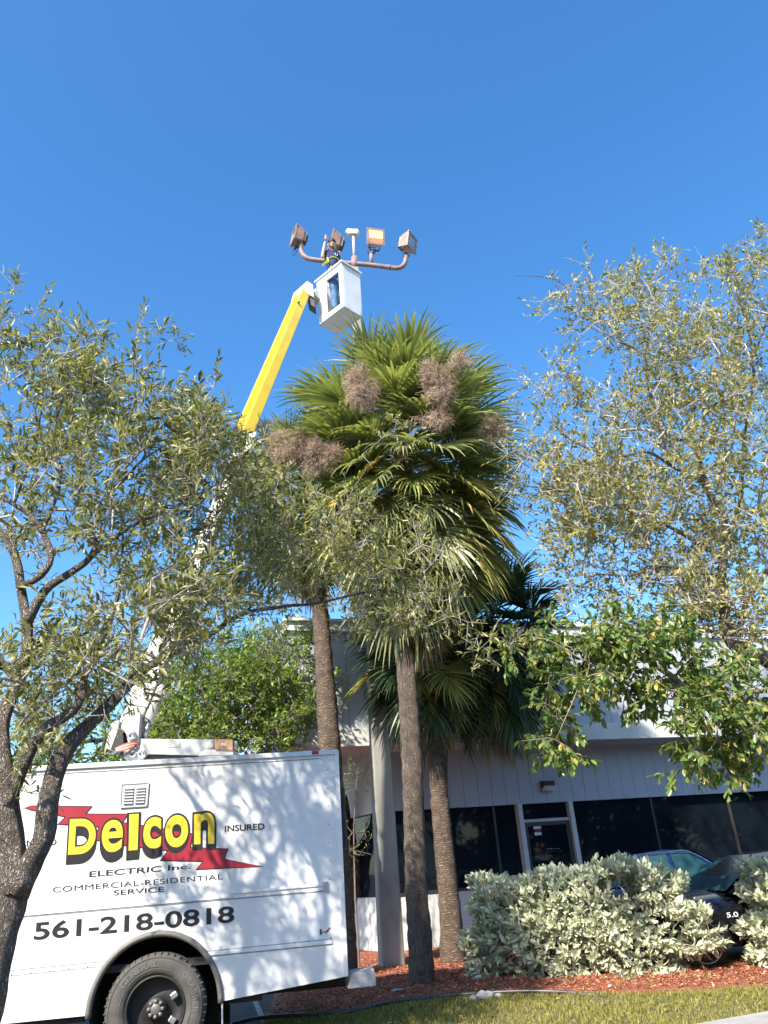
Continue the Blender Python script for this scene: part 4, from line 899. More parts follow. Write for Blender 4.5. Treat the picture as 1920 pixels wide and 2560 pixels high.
mb = MB(); mb.beam(lb0, lb1, .27, .24, up=(0, -1, .3), w2=.19, h2=.19); lowb = mb.build('lower_boom', 'boom_white', truck, .015)
mb = MB(); dlt = lb1-lb0; mb.beam(lb0+dlt*.06+(0, -.13, 0), lb0+dlt*.30+(0, -.125, 0), .29, .03, up=(0, -1, .3)); mb.build('boom_sleeve', 'boom_white', lowb, .004)
mb = MB(); mb.beam(lb0+dlt*.46, lb0+dlt*.52, .33, .30, up=(0, -1, .3)); mb.build('boom_collar', 'boom_white', lowb, .01); mb = MB(); mb.beam(lb0+dlt*.62, lb0+dlt*.64, .27, .27, up=(0, -1, .3)); mb.build('boom_collar', 'boom_white', lowb, .01)
MB().tube([Pz(455, 1235, yT-.05), Pz(510, 1060, yT-.05)], .03, 10).build('cylinder_rod', 'steel', truck); MB().tube([Pz(500, 1062, yT-.05), Pz(640, 690, yT+.1)], .065, 14).build('lift_cylinder', 'boom_white', truck)
plate([(600, 700), (720, 690), (700, 740), (660, 770)], yT-.05, .15, 'cylinder_bracket', 'boom_white')
# knuckle
Z5 = lambda x, y: (500+x*.226, 1000+y*.226)
plate([(460, 350), (620, 352), (628, 420), (560, 520), (490, 690), (440, 820), (300, 800), (330, 640), (400, 430)], Yk-.14, .04, 'knuckle_plate', 'boom_white', truck, Z5)
plate([(460, 345), (600, 350), (600, 430), (520, 560), (420, 560), (430, 420)], Yk+.12, .04, 'knuckle_plate', 'boom_white', truck, Z5)
plate([(350, 700), (440, 740), (440, 840), (380, 830)], Yk-.16, .03, 'warning_plate', 'boom_yellow', truck, Z5)
plate([(262, 640), (300, 650), (225, 790), (195, 780)], Yk-.05, .06, 'tool_holder', 'hose', truck, Z5)
for x, y in ((500, 385), (590, 395)): MB().lathe(P(*Z5(x, y), Yk-.15), (0, -1, 0), [(.06, -.3), (.06, .02), (.03, .025), (.001, .02)], 14).build('pivot_pin', 'boom_white', truck)
# upper boom
ub0 = P(610, 1098, Yk+.0); Yt = 13.45; ub1 = P(764, 728, Yt); dd_ = unit(ub1-ub0)
side_ = unit(np.cross(dd_, [0, -1., .35])); front = np.cross(side_, dd_); front = front if front[1] < 0 else -front
kk = mpp(690, 900, 11.6)
mb = MB(); upd = unit(front+side_*.9)
mb.beam(ub0+side_*.07*0, ub1, .185, .185, up=upd, w2=.185, h2=.185); upo = mb.build('upper_boom', 'boom_yellow', truck, .01)
mb = MB(); sgn = -1 if side_[0] > 0 else 1
mb.beam(ub0+side_*sgn*.175+dd_*.05, ub1+side_*sgn*.165-dd_*.15, .075, .10, up=upd); mb.build('leveling_rail', 'boom_yellow', upo, .006)
mb = MB(); mb.beam(ub0+side_*sgn*.12+dd_*.05, ub1+side_*sgn*.115-dd_*.15, .05, .02, up=upd); mb.build('rail_gap', 'bronze', upo)
# elbow and bucket mount
def plate1(pts, Y, th, name, m, par=truck): return plate(pts, Y, th, name, m, par, lambda x, y: (680+x*.2411, 540+y*.2411))
plate1([(195, 893), (222, 800), (365, 672), (425, 712), (432, 842), (330, 782), (232, 860)], Yt-.16, .32, 'elbow_cover', 'boom_white')
plate1([(372, 900), (398, 812), (440, 850), (446, 950)], Yt-.1, .25, 'elbow_bracket', 'black')
MB().lathe(P(680+300*.2411, 540+800*.2411, Yt-.17), (0, -1, 0), [(.05, -.1), (.05, .02), (.001, .02)], 14).build('pivot_pin', 'steel', truck)
MB().tube([ub1+dd_*-.9+front*.13+side_*.02, ub1+dd_*-.9+front*.155+side_*.02], .03, 10).build('boom_hole', 'bronze', upo)
# bucket
YN = 15.3*.857; cn = P(859.6, 765.4, YN); zb = cn[2]
def gz(x, y): d = ray(x, y); return cC+d*(zb-EYE)/d[2]
cl = gz(797, 812.5); cr_ = gz(906.6, 793); ea = cl-cn; eb = cr_-cn; la = np.linalg.norm(ea); lb = np.linalg.norm(eb); ea /= la; eb = eb-ea*(eb@ea); eb /= np.linalg.norm(eb); ezb = np.array([0, 0, 1.])
HB = (P(853, 655, YN)[2]-zb)*1.0
print('BUCKET', cn, la, lb, HB, ea, eb)
bk = thing('bucket', cn+(ea*la+eb*lb)/2, 'white fibreglass lift bucket with open side holding the worker', 'lift bucket')
# the bucket pivots with the boom: keep it as part of the truck
bpy.data.objects.remove(bk)
def bq(a, b, z, o=0.): # slight taper: wider at the top
    t = z/HB*.03; ca = .5; return cn+ea*(la*(ca+(a-ca)*(1+t)))+eb*(lb*(ca+(b-ca)*(1+t)))+ezb*z
def bkbox(a0, a1, b0, b1, z0, z1, mb): mb.hexa([bq(a0, b0, z0), bq(a1, b0, z0), bq(a1, b1, z0), bq(a0, b1, z0), bq(a0, b0, z1), bq(a1, b0, z1), bq(a1, b1, z1), bq(a0, b1, z1)])
ta, tb = .035/la, .035/lb
mb = MB(); oa0, oa1, oz0, oz1 = .13, .64, .11*HB, .84*HB
# left face (along ea at b=0) with large opening
def ring(mb, b0, b1):
    o = [(0, 0), (1, 0), (1, HB), (0, HB)]; i_ = [(oa0, oz0), (oa1, oz0), (oa1, oz1), (oa0, oz1)]
    V = [bq(a, b, z) for b in (b0, b1) for a, z in o+i_]; F = []
    for k in range(4):
        k2 = (k+1) % 4; F += [(k, k2, 4+k2, 4+k), (8+k, 12+k, 12+k2, 8+k2), (k, 8+k, 8+k2, k2), (4+k, 4+k2, 12+k2, 12+k)]
    mb.add(V, F)
ring(mb, 0, tb)
bkt = mb.build('bucket', 'fibre', truck, .012, label='white fibreglass bucket with an open side')
mb = MB(); bkbox(0, ta, tb+.002, 1, 0.001, HB-.001, mb); mb.build('bucket_wall', 'fibre', bkt, .01)
mb = MB(); bkbox(1-ta, 1, tb+.002, 1, .001, HB-.001, mb); mb.build('bucket_wall', 'fibre', bkt, .01)
mb = MB(); bkbox(ta+.002, 1-ta-.002, 1-tb, 1, .001, HB-.001, mb); mb.build('bucket_wall', 'fibre', bkt, .01)
mb = MB(); bkbox(ta+.002, 1-ta-.002, tb+.002, 1-tb-.002, .002, .05, mb); mb.build('bucket_floor', 'fibre', bkt)
mb = MB()
lip = [bq(-.05, -.06, HB-.03), bq(1.05, -.06, HB-.03), bq(1.05, 1.06, HB-.03), bq(-.05, 1.06, HB-.03)]; li = [bq(.045, .06, HB-.03), bq(.955, .06, HB-.03), bq(.955, .94, HB-.03), bq(.045, .94, HB-.03)]
V = lip+li+[p+ezb*.05 for p in lip+li]; F = []
for k in range(4):
    k2 = (k+1) % 4; F += [(k, k2, 4+k2, 4+k), (8+k, 12+k, 12+k2, 8+k2), (k, 8+k, 8+k2, k2), (4+k, 4+k2, 12+k2, 12+k)]
mb.add(V, F); mb.build('bucket_rim', 'fibre', bkt, .012)
mb = MB(); mb.beam(bq(1.0, .5, HB*.55), P(680+420*.2411, 540+800*.2411, Yt+.1), .18, .22); mb.build('bucket_mount', 'boom_white', bkt, .01)
for z_ in (.60, .70, .80): MB().lathe(bq(.85, 0, HB*z_), -eb, [(.012, 0), (.01, .008), (.001, .01)], 8).build('bucket_bolt', 'rivet', bkt)

# ================================================================ PERSON
def skin(name, V, E, R_, m, parent=None, sub=2, root=0, flat=None):
    me = bpy.data.meshes.new(name); me.from_pydata([tuple(v) for v in V], E, []); o = bpy.data.objects.new(name, me); COL.objects.link(o)
    md = o.modifiers.new('s', 'SKIN'); md.use_smooth_shade = True
    for i, r in enumerate(R_):
        sv = me.skin_vertices[0].data[i]; sv.radius = (r, r) if np.isscalar(r) else r; sv.use_root = (i == root)
    sb = o.modifiers.new('u', 'SUBSURF'); sb.levels = sub; sb.render_levels = sub
    dg = bpy.context.evaluated_depsgraph_get(); m2 = bpy.data.meshes.new_from_object(o.evaluated_get(dg)); bpy.data.objects.remove(o); bpy.data.meshes.remove(me)
    m2.name = name; m2.materials.clear(); m2.materials.append(M[m])
    q = link(name, m2, parent)
    if parent: q.data.transform(Matrix.Translation(-root_loc(parent)))
    for p in m2.polygons: p.use_smooth = True
    return q
bc = cn+ea*la*.46+eb*lb*.42
Yp = float(bc[1]); z0 = zb+.06
def Q(x, y, dY=0.): return P(680+x*.2411, 540+y*.2411, Yp+dY)
man = thing('person', (bc[0], bc[1], z0), 'smiling worker in navy shirt jeans and cap raising a thumb in bucket', 'person')
hd = Q(622, 300, -.05); kx = mpp(830, 610, Yp); hr = .116
pel = Q(632, 590, .0); ch = Q(612, 440, .0); nk = Q(612, 362, -.02); shL = Q(560, 385, -.02); shR = Q(672, 392, .05); elb = Q(520, 430, -.12); wri = Q(553, 262, -.20); 
kneeL = Q(640, 760, .02); footz = z0+.05; ank = Q(655, 960, .02); hipL = Q(612, 610, -.04); hipR = Q(660, 610, .04); kneeR = Q(672, 765, .08); ankR = Q(672, 955, .1)
elR = Q(690, 470, .15); haR = Q(650, 520, .05)
V = [pel, ch, nk, hd-(0, 0, .02), shL, elb, wri, shR, elR, haR, hipL, kneeL, ank, hipR, kneeR, ankR]
E = [(0, 1), (1, 2), (2, 3), (1, 4), (4, 5), (5, 6), (1, 7), (7, 8), (8, 9), (0, 10), (10, 11), (11, 12), (0, 13), (13, 14), (14, 15)]
Rr = [(.14, .10), (.14, .10), (.055, .055), (.08, .085), .058, .046, .030, .058, .044, .032, .085, .06, .045, .085, .06, .045]
skin('body', V, E, Rr, 'skin', man)
# shirt with sleeves
slv = shL+(elb-shL)*.75
skin('shirt', [pel+(0, 0, -.0), ch, nk-(0, 0, .045), shL, slv, shR, elR], [(0, 1), (1, 2), (1, 3), (3, 4), (1, 5), (5, 6)], [(.17, .135), (.175, .13), .07, .078, .068, .078, .06], 'shirt', man)
skin('jeans', [pel+(0, 0, .04), hipL, kneeL, ank-(0, 0, .05), hipR, kneeR, ankR-(0, 0, .05)], [(0, 1), (1, 2), (2, 3), (0, 4), (4, 5), (5, 6)], [(.155, .125), .11, .083, .072, .11, .083, .072], 'denim', man)
for a_ in (ank, ankR):
    a2 = a_.copy(); tz = zb+.10; skin('boot', [a2-(0, 0, .02), np.array([a2[0], a2[1], tz]), np.array([a2[0]-.04, a2[1]-.13, tz-.0])], [(0, 1), (1, 2)], [.055, .06, .045], 'boot', man)
# head features. facing direction
fd = unit(np.array([.12, -1., -.35])); fs = unit(np.cross(fd, [0, 0, 1.])); fu = np.cross(fs, fd); fs = -fs if fs[0] < 0 else fs
def Hd(s, u, f): return hd+fs*s*hr+fu*u*hr+fd*f*hr
mb = MB(); mb.sphere((0, 0, 0), 1, 20, 14); vv = mb.v[0]; vv = np.array([fs*x*.80+fu*(z*1.15-(.10 if z < 0 else 0))+fd*(y*.95)*(1-.12*max(0, -z)) for x, y, z in vv])*hr+hd; mb.v[0] = vv; head = mb.build('head', 'skin', man)
mb = MB(); mb.tube([Hd(0, .15, .92), Hd(0, -.18, 1.18)], [hr*.09, hr*.17], 8); mb.build('nose', 'skin', head)
for s_ in (-1, 1):
    MB().sphere(Hd(s_*.33, .17, .84), hr*.09, 8, 6, (1.3, .7, .6)).build('eye', 'eye', head); mb = MB(); mb.tube([Hd(s_*.15, .37, .93), Hd(s_*.52, .36, .80)], hr*.05, 5); mb.build('eyebrow', 'hair', head)
    MB().sphere(Hd(s_*.84, .02, .0), hr*.2, 8, 6, (.5, .8, 1.3)).build('ear', 'skin', head)
mb = MB(); mb.tube([Hd(-.30, -.38, .88), Hd(-.1, -.50, .97), Hd(.1, -.50, .97), Hd(.30, -.38, .88)], hr*.075, 6); mb.build('smile', 'teeth', head)
MB().sphere(Hd(0, -.82, .55), hr*.30, 10, 8, (1.3, .8, .7)).build('beard', 'beard', head)
mb = MB(); mb.sphere((0, 0, 0), 1, 20, 14); vv = mb.v[0]; vv = np.array([fs*x*.88+fu*(max(z, .12)*1.0+.30)+fd*y*1.02 for x, y, z in vv])*hr+hd; mb.v[0] = vv; mb.build('cap', 'black', head)
# raised hand: palm, four curled fingers and thumb
hv = unit(wri-elb); hs2 = unit(np.cross(hv, fd)); hs2 = hs2 if hs2[0] < 0 else -hs2; palm0 = wri+hv*.02
skin('hand', [palm0, palm0+hv*.05, palm0+hv*.09], [(0, 1), (1, 2)], [.028, (.042, .028), (.040, .026)], 'skin', man)
for k in range(4):
    c = palm0+hv*(.085-.021*k); L_ = [.95, 1., .95, .8][k]
    skin('finger', [c-hs2*.036, c-hs2*.032+fd*.034, c+hs2*.012*L_+fd*.040, c+hs2*.018*L_+fd*.018], [(0, 1), (1, 2), (2, 3)], [.0105, .0105, .0100, .0088], 'skin', man, 1)
t0 = palm0+hv*.075+hs2*.022+fd*.01; skin('thumb', [palm0+hv*.045, t0, t0+hv*.040+hs2*.003, t0+hv*.075-hs2*.006], [(0, 1), (1, 2), (2, 3)], [.014, .014, .0125, .0095], 'skin', man, 1)
# harness
def strap(pts, m='harness', w=.045):
    pt, r_ = smooth_path(pts, [w/2]*len(pts), .03); return MB().tube(pt, w/2, 8, flat=.35).build('harness_strap', m, man)
ft = fd*.135
strap([Q(555, 500, -.05)+ft*.6, Q(600, 462, -.02)+ft, Q(650, 455, .0)+ft, Q(690, 470, .05)+ft*.6]); strap([Q(520, 545, -.1)+ft, Q(545, 515, -.1)+ft, Q(585, 500, -.06)+ft*.9, Q(570, 455, -.05)+ft*.8])
strap([Q(655, 450, 0)+ft, Q(664, 405, 0)+ft*.9, Q(662, 365, 0)+ft*.5], 'black', .05); strap([Q(600, 470, 0)+ft, Q(588, 410, 0)+ft*.9, Q(590, 365, 0)+ft*.5], 'black', .035)
mb = MB(); c = Q(665, 430, 0)+ft*1.15; mb.lathe(c, fd, [(.035, 0), (.035, .012), (.02, .014), (.02, 0)], 12); mb.build('harness_ring', 'steel', man)
pt, r_ = smooth_path([Q(562, 640, -.08), Q(570, 700, -.10), Q(590, 740, -.10), Q(585, 690, -.09)], [.008]*4, .03); tag(MB().tube(pt, .009, 6).build('lanyard', 'steel', man))

# ================================================================ CARS
def car(name, label, wheelp, yaw, m, L=4.7, Hh=1.4, badge=False):
    """front wheel centre at wheelp (near side); yaw = heading of the car's nose"""
    f = np.array([math.cos(yaw), math.sin(yaw), 0]); s = np.array([-f[1], f[0], 0]); s = s if s[1] < 0 else -s   # s points to the viewer's side
    Wd = 1.86; o = np.array([wheelp[0], wheelp[1], 0])-f*(-0.0)
    C0 = lambda x, y, z: o+f*x+s*(y)+ZU*z       # x=0 at the front axle, y=0 near side, y=-W far side
    t = thing(name, C0(-1.3, -Wd/2, 0), label, 'car')
    xs = [.88, .82, .6, .36, 0, -.36, -.75, -1.2, -2.0, -2.35, -2.72, -3.08, -3.5, -3.78, -3.85]
    bel = [.50, .66, .74, .80, .85, .88, .90, .92, .95, .96, .98, 1.0, 1.0, .96, .70]; bot = [.34, .24, .22, .20, .2, .2, .2, .2, .2, .2, .2, .2, .24, .3, .42]
    ins = [.34, .20, .08, .03, 0, 0, 0, 0, 0, 0, 0, 0, .05, .14, .26]
    V = []; npr = 9
    for x, zb_, zt_, i_ in zip(xs, bot, bel, ins):
        hw = Wd/2-i_
        for y, z in [(-hw+.04, zb_), (-hw, zb_+.12), (-hw-.02+.02, (zb_+zt_)/2+.05), (-hw+.05, zt_-.03), (0, zt_+.06), (hw-.05, zt_-.03), (hw, (zb_+zt_)/2+.05), (hw, zb_+.12), (hw-.04, zb_)]: V.append(C0(x, y-Wd/2, z))
    F = [(i*npr+j, (i+1)*npr+j, (i+1)*npr+(j+1) % npr, i*npr+(j+1) % npr) for i in range(len(xs)-1) for j in range(npr)]+[tuple(range(npr)), tuple(range((len(xs)-1)*npr, len(xs)*npr))[::-1]]
    mb = MB(); mb.add(V, F, smooth=True); body_ = mb.build('body', m, t); sbm = body_.modifiers.new('smooth', 'SUBSURF'); sbm.levels = sbm.render_levels = 2
    # greenhouse
    st = [(-.55, .90, .90, .66), (-1.35, .94, Hh, .54), (-1.8, .95, Hh+.03, .55), (-2.5, .95, Hh-.02, .53), (-3.25, .97, 1.02, .60)]
    V = []
    for x, zb_, zt_, hw in st:
        for y, z in [(-.80, zb_-.02), (-hw, zt_-.05), (-hw*.6, zt_), (hw*.6, zt_), (hw, zt_-.05), (.80, zb_-.02)]: V.append(C0(x, y-Wd/2, z))
    F = [(i*6+j, (i+1)*6+j, (i+1)*6+j+1, i*6+j+1) for i in range(4) for j in range(5)]+[tuple(range(6)), tuple(range(24, 30))[::-1]]
    mb = MB(); mb.add(V, F, smooth=False); mb.build('cabin', m, t, .03)
    # windshield, side windows, rear window proud of the cabin
    def pane(pts, nm='window'):
        mb = MB(); p = [C0(x, y-Wd/2, z) for x, y, z in pts]; n_ = np.cross(p[1]-p[0], p[2]-p[0]); n_ = unit(n_); cc_ = C0(-1.8, -Wd/2, .9); n_ = n_ if (p[0]-cc_)@n_ > 0 else -n_
        mb.add([q+n_*.012 for q in p], [tuple(range(len(p)))]); return mb.build(nm, 'car_glass', t)
    pane([(-.57, -.77, .905), (-.57, .77, .905), (-1.33, .535, Hh-.035), (-1.33, -.535, Hh-.035)], 'windshield'); pane([(-3.18, -.56, 1.04), (-3.18, .56, 1.04), (-2.56, .48, Hh-.06), (-2.56, -.48, Hh-.06)], 'rear_window')
    for sg_ in (1, -1):
        pane([(-.80, sg_*.79, .96), (-1.78, sg_*.79, .97), (-1.78, sg_*.575, Hh-.05), (-1.42, sg_*.575, Hh-.08)]); pane([(-1.86, sg_*.79, .97), (-2.95, sg_*.765, 1.0), (-2.52, sg_*.56, Hh-.09), (-1.86, sg_*.575, Hh-.05)])
        pt = [C0(*q) for q in [(-.80, sg_*.80-Wd/2, .985), (-1.40, sg_*.60-Wd/2, Hh-.045), (-1.8, sg_*.595-Wd/2, Hh-.015), (-2.5, sg_*.585-Wd/2, Hh-.06), (-2.98, sg_*.77-Wd/2, 1.0)]]; p_, r_ = smooth_path(pt, [.009]*5, .08); MB().tube(p_, .009, 5).build('window_trim', 'chrome', t)
    for x in (0, -2.75):
        for y, sg_ in ((-.0, 1), (-Wd, -1)):
            c = C0(x, y, .34); ax = s*sg_
            mb = MB(); mb.lathe(c, ax, [(.25, -.2), (.33, -.2), (.345, -.17), (.345, -.02), (.33, .004), (.25, .008)], 30); w_ = mb.build('tyre', 'black', t)
            mb = MB(); mb.lathe(c, ax, [(.255, .004), (.24, .012), (.23, -.02), (.06, -.04), (.05, .0), (.001, .0)], 30)
            mb.build('rim', 'bronze', w_)
            mb = MB(); mb.lathe(c, ax, [(.258, .004), (.25, .016), (.238, .006)], 30)
            for k in range(5):
                a = 2*math.pi*k/5+.3; dv_ = math.cos(a)*f+math.sin(a)*ZU; mb.beam(c+dv_*.04+ax*.005, c+dv_*.24+ax*.008, .045, .02, up=ax)
            mb.build('spokes', 'alu', w_)
            mb = MB(); pr = [C0(x+.40*math.cos(a), y+sg_*.004, .36+.40*math.sin(a)) for a in np.linspace(-.3, math.pi+.3, 22)]; mb.add(pr, [tuple(range(22))]); mb.build('wheel_arch', 'black', t)
    if badge:
        mb = MB(); mb.beam(C0(-.9, .012, .55), C0(-2.6, .012, .57), .012, .02); mb.build('door_trim', 'chrome', t)
    MB().sphere(C0(-.85, -.03, 1.0), .10, 10, 8, (1, 1, .7)).build('mirror', m, t)
    for x in (-.62, -1.9): mb = MB(); mb.beam(C0(x, .004, .30), C0(x-.03, .004, .88), .008, .006); mb.build('door_gap', 'black', t)
    mb = MB(); mb.beam(C0(-1.6, .012, .84), C0(-1.78, .012, .84), .02, .03); mb.build('door_handle', 'chrome', t, .004)
    return t, C0
wp = P(1768, 2388, 11.85)
c1_, C0 = car('parked_car', 'black parked car with fender badge behind the silver hedge', (wp[0], wp[1]), rad(190), 'car_black', badge=True, Hh=1.34)
fq = C0(-.45, .004, .62); ff = unit(C0(0, 0, 0)-C0(1, 0, 0)); q0_ = P(1823, 2301, float(fq[1])-.02); sdir = unit(C0(0, 1, 0)-C0(0, 0, 0))
bb0 = np.array(C0(-.40, .010, .60)); put_text('5.0', [bb0, bb0+ff*.17, bb0+ff*.17+ZU*.06, bb0+ZU*.06], c1_, 'sign_white', 'badge', .01, .01, nrm=sdir)
wp = P(1520, 2330, 15.2); car('parked_car', 'dark blue parked car whose roof shows above the silver hedge', (wp[0]+3.3, wp[1]+.3), rad(3), 'car_blue', Hh=1.46)

# ================================================================ HEDGES
def hedge(label, ctr, ax, la_, lb_, h, n, seed, tips=None):
    rg = np.random.default_rng(seed); ax = unit(np.array([ax[0], ax[1], 0])); ay = np.array([-ax[1], ax[0], 0])
    t = thing('silver_hedge', (ctr[0], ctr[1], 0), label, 'hedge', 'silver leaved hedges along the mulch bed')
    # rosette tips spread over a lumpy rounded box
    d = rdir(n, rg); p = 4.5; q = d/(np.abs(d)**p).sum(1, keepdims=True)**(1/p)
    lump = 1+.09*np.sin(q[:, 0]*9+q[:, 2]*4)+.08*np.sin(q[:, 2]*11+q[:, 0]*5+2)+.03*np.sin(q[:, 0]*23); depth = np.where(rg.random(n) < .6, 1, rg.uniform(.72, 1, n))
    q = q*(lump*depth)[:, None]; q[:, 2] = np.maximum(q[:, 2], -.97)
    C_ = np.array([ctr[0], ctr[1], h/2]); tip = C_+ax*q[:, :1]*la_/2+ay*q[:, 1:2]*lb_/2+np.array([0, 0, 1])*q[:, 2:3]*h/2
    nd = unit(d*np.array([1, 1, .8])); nd = ax*nd[:, :1]+ay*nd[:, 1:2]+np.array([0, 0, 1.])*nd[:, 2:3]
    dirs = unit(nd*.8+rg.normal(size=nd.shape)*.35+np.array([0, 0, .35]))
    if tips is not None:
        for a, b, k in tips:
            a = np.array(a); b = np.array(b); tt_ = np.linspace(0, 1, k)[:, None]; tip = np.vstack([tip, a+(b-a)*tt_]); dirs = np.vstack([dirs, np.repeat(unit(b-a)[None], k, 0)])
            MB().tube([a, b], [.008, .004], 5).build('branch', 'twig', t)
    n = len(tip)
    twig_mesh('twigs', tip-dirs*.24, tip, .006, .003, 'twig', t)
    # some bare inner stems
    st = MB()
    for k in range(14):
        b0 = C_+ax*rg.uniform(-.4, .4)*la_+ay*rg.uniform(-.3, .3)*lb_; b0[2] = .02; e = tip[rg.integers(0, n)]; st.tube([b0, (b0+e)/2+(0, 0, .1), e], [.022, .014, .006], 5)
    st.build('stems', 'twig_dark', t)
    per = 9; O = np.repeat(tip, per, 0)-np.repeat(dirs, per, 0)*np.tile(np.linspace(0, .13, per), n)[:, None]; D0 = np.repeat(dirs, per, 0)
    ang = np.tile(np.arange(per)*2.4, n)+np.repeat(rg.random(n)*6, per); ref = rdir(n, rg); X = unit(np.cross(dirs, ref)); Y = np.cross(dirs, X); X = np.repeat(X, per, 0); Y = np.repeat(Y, per, 0)
    out = X*np.cos(ang)[:, None]+Y*np.sin(ang)[:, None]; fan = np.tile(np.linspace(.25, 1.25, per), n)[:, None]
    Dl = unit(D0+out*fan); Nl = unit(D0-out*.4*fan); L = rg.uniform(.08, .15, len(O))
    foliage(t, O, Dl, Nl, L, L*.42, 'silver_leaf', True, 300, rnd=np.clip(np.repeat(rg.random(n), per)*.5+rg.random(len(O))*.5, 0, .99))
    return t
hL = P(1185, 2250, 12.8); hR = P(1740, 2250, 11.75); hc = (hL+hR)/2; ztop_h = P(1450, 2178, 12.2)[2]
print('HEDGE', hL, hR, ztop_h)
hx = unit(hR-hL); e0 = P(1700, 2370, 11.6); e1 = P(1808, 2330, 11.45)
hedge('wide pale silver hedge in the middle of the bed beside the tall palm', (hc[0]+.02, hc[1]+.15), hx, np.linalg.norm((hR-hL)[:2])*1.0, 1.25, ztop_h*1.0, 2300, 5,
      [(P(1700, 2380, 11.7), P(1812, 2355, 11.4), 9), (P(1690, 2350, 11.7), P(1800, 2325, 11.4), 8), (P(1690, 2455, 11.2), P(1790, 2450, 11.0), 8), (P(1560, 2440, 11.4), P(1600, 2475, 11.0), 6), (P(1480, 2160, 12.2), P(1485, 2150, 12.2), 2), (P(1640, 2180, 12.2), P(1650, 2160, 12.2), 3)])
h2 = P(1855, 2250, 11.3); hedge('second pale silver hedge cut off by the right edge of the photo', (h2[0]+1.36, h2[1]+.25), (1, .05), 2.3, 1.2, P(1900, 2160, 11.3)[2], 1300, 9)

# ================================================================ TREES
# left live oak (near)
lo = P(-50, 2545, 6.1); oak = thing('oak_tree', (lo[0], lo[1], 0), 'near live oak with forked furrowed trunk in front of the white truck', 'oak tree')
T = Tree(oak); Y0 = 6.1
lbb = P(-48, 2560, Y0); lbb[2] = -.05; lbb[0] -= .03
T.limbw([lbb, P(-45, 2520, Y0), P(-30, 2430, Y0), P(-8, 2350, Y0), P(18, 2280, Y0), P(42, 2190, Y0)], [.20, .135, .12, .113, .11, .108], 'trunk', .13, n=26)
T.limb([(36, 2240, Y0), (24, 2130, Y0), (16, 2040, Y0), (12, 1950, Y0-.05), (8, 1850, Y0-.05), (12, 1788, Y0-.05), (35, 1720, Y0), (58, 1640, Y0), (64, 1571, Y0), (58, 1500, Y0+.05), (49, 1420, Y0+.1), (30, 1365, Y0+.1), (0, 1330, Y0+.15), (-40, 1290, Y0+.2)], [.11, .10, .092, .085, .075, .07, .058, .055, .053, .045, .042, .038, .03, .022], name='trunk', n=22)
T.limb([(40, 2235, Y0), (80, 2150, Y0-.02), (105, 2095, Y0-.04), (118, 2011, Y0-.05), (138, 1942, Y0-.05), (163, 1885, Y0-.02), (200, 1838, Y0), (255, 1785, Y0+.1), (304, 1730, Y0+.2), (340, 1688, Y0+.3), (400, 1645, Y0+.5), (467, 1616, Y0+1.0), (520, 1588, Y0+1.4), (613, 1533, Y0+1.9), (705, 1517, Y0+2.3), (787, 1509, Y0+2.6), (880, 1488, Y0+2.8), (980, 1478, Y0+2.9), (1090, 1530, Y0+3.0), (1200, 1580, Y0+3.1), (1265, 1598, Y0+3.1)], [.11, .09, .088, .083, .078, .072, .062, .052, .046, .042, .038, .034, .03, .026, .022, .02, .016, .012, .009, .006, .004], name='limb', n=22)
T.limb([(22, 2010, Y0-.03), (50, 1930, Y0-.12), (95, 1850, Y0-.15), (130, 1812, Y0-.15), (180, 1780, Y0-.15), (205, 1740, Y0-.12), (211, 1690, Y0-.1), (235, 1630, Y0), (262, 1585, Y0), (285, 1520, Y0+.1), (304, 1460, Y0+.1), (330, 1380, Y0+.2)], [.055, .052, .05, .046, .042, .04, .034, .03, .026, .022, .018, .012], name='limb', n=18)
T.limb([(68, 1560, Y0), (90, 1510, Y0), (125, 1465, Y0+.05), (179, 1430, Y0+.1), (225, 1395, Y0+.15), (240, 1360, Y0+.2), (222, 1320, Y0+.2), (253, 1290, Y0+.2), (280, 1225, Y0+.25), (320, 1190, Y0+.3), (350, 1155, Y0+.4), (420, 1110, Y0+.5), (520, 1060, Y0+.6)], [.046, .042, .038, .034, .03, .03, .026, .024, .022, .018, .014, .01, .006], name='limb', n=14)
T.limb([(50, 1470, Y0), (100, 1440, Y0-.1), (126, 1390, Y0-.1), (105, 1333, Y0-.1), (76, 1290, Y0-.1), (34, 1261, Y0-.1), (-10, 1235, Y0-.1)], [.034, .032, .03, .027, .024, .02, .015], name='limb', n=12)
T.limb([(225, 1395, Y0+.15), (280, 1350, Y0), (360, 1300, Y0-.1), (430, 1270, Y0), (560, 1200, Y0+.4)], [.024, .02, .016, .012, .006], name='limb', n=10)
T.limb([(105, 1333, Y0-.1), (150, 1200, Y0), (140, 1050, Y0), (210, 900, Y0+.1), (195, 790, Y0+.1)], [.02, .016, .012, .008, .004], name='limb', n=8)
T.limb([(34, 1261, Y0-.1), (90, 1100, Y0), (110, 960, Y0), (130, 880, Y0), (50, 800, Y0), (20, 760, Y0)], [.016, .013, .011, .008, .006, .004], name='limb', n=8)
T.limb([(280, 1225, Y0+.25), (300, 1100, Y0+.3), (350, 980, Y0+.3), (370, 890, Y0+.3)], [.014, .01, .007, .003], name='limb', n=8)
T.limb([(613, 1533, Y0+1.9), (720, 1400, Y0+2.1), (830, 1300, Y0+2.5), (930, 1150, Y0+2.7)], [.018, .013, .009, .004], name='limb', n=8)
T.limb([(-25, 1650, Y0-.1), (10, 1662, Y0), (40, 1690, Y0)], [.04, .045, .05], name='limb', n=10)
a, b = Y0-.65, Y0+.85
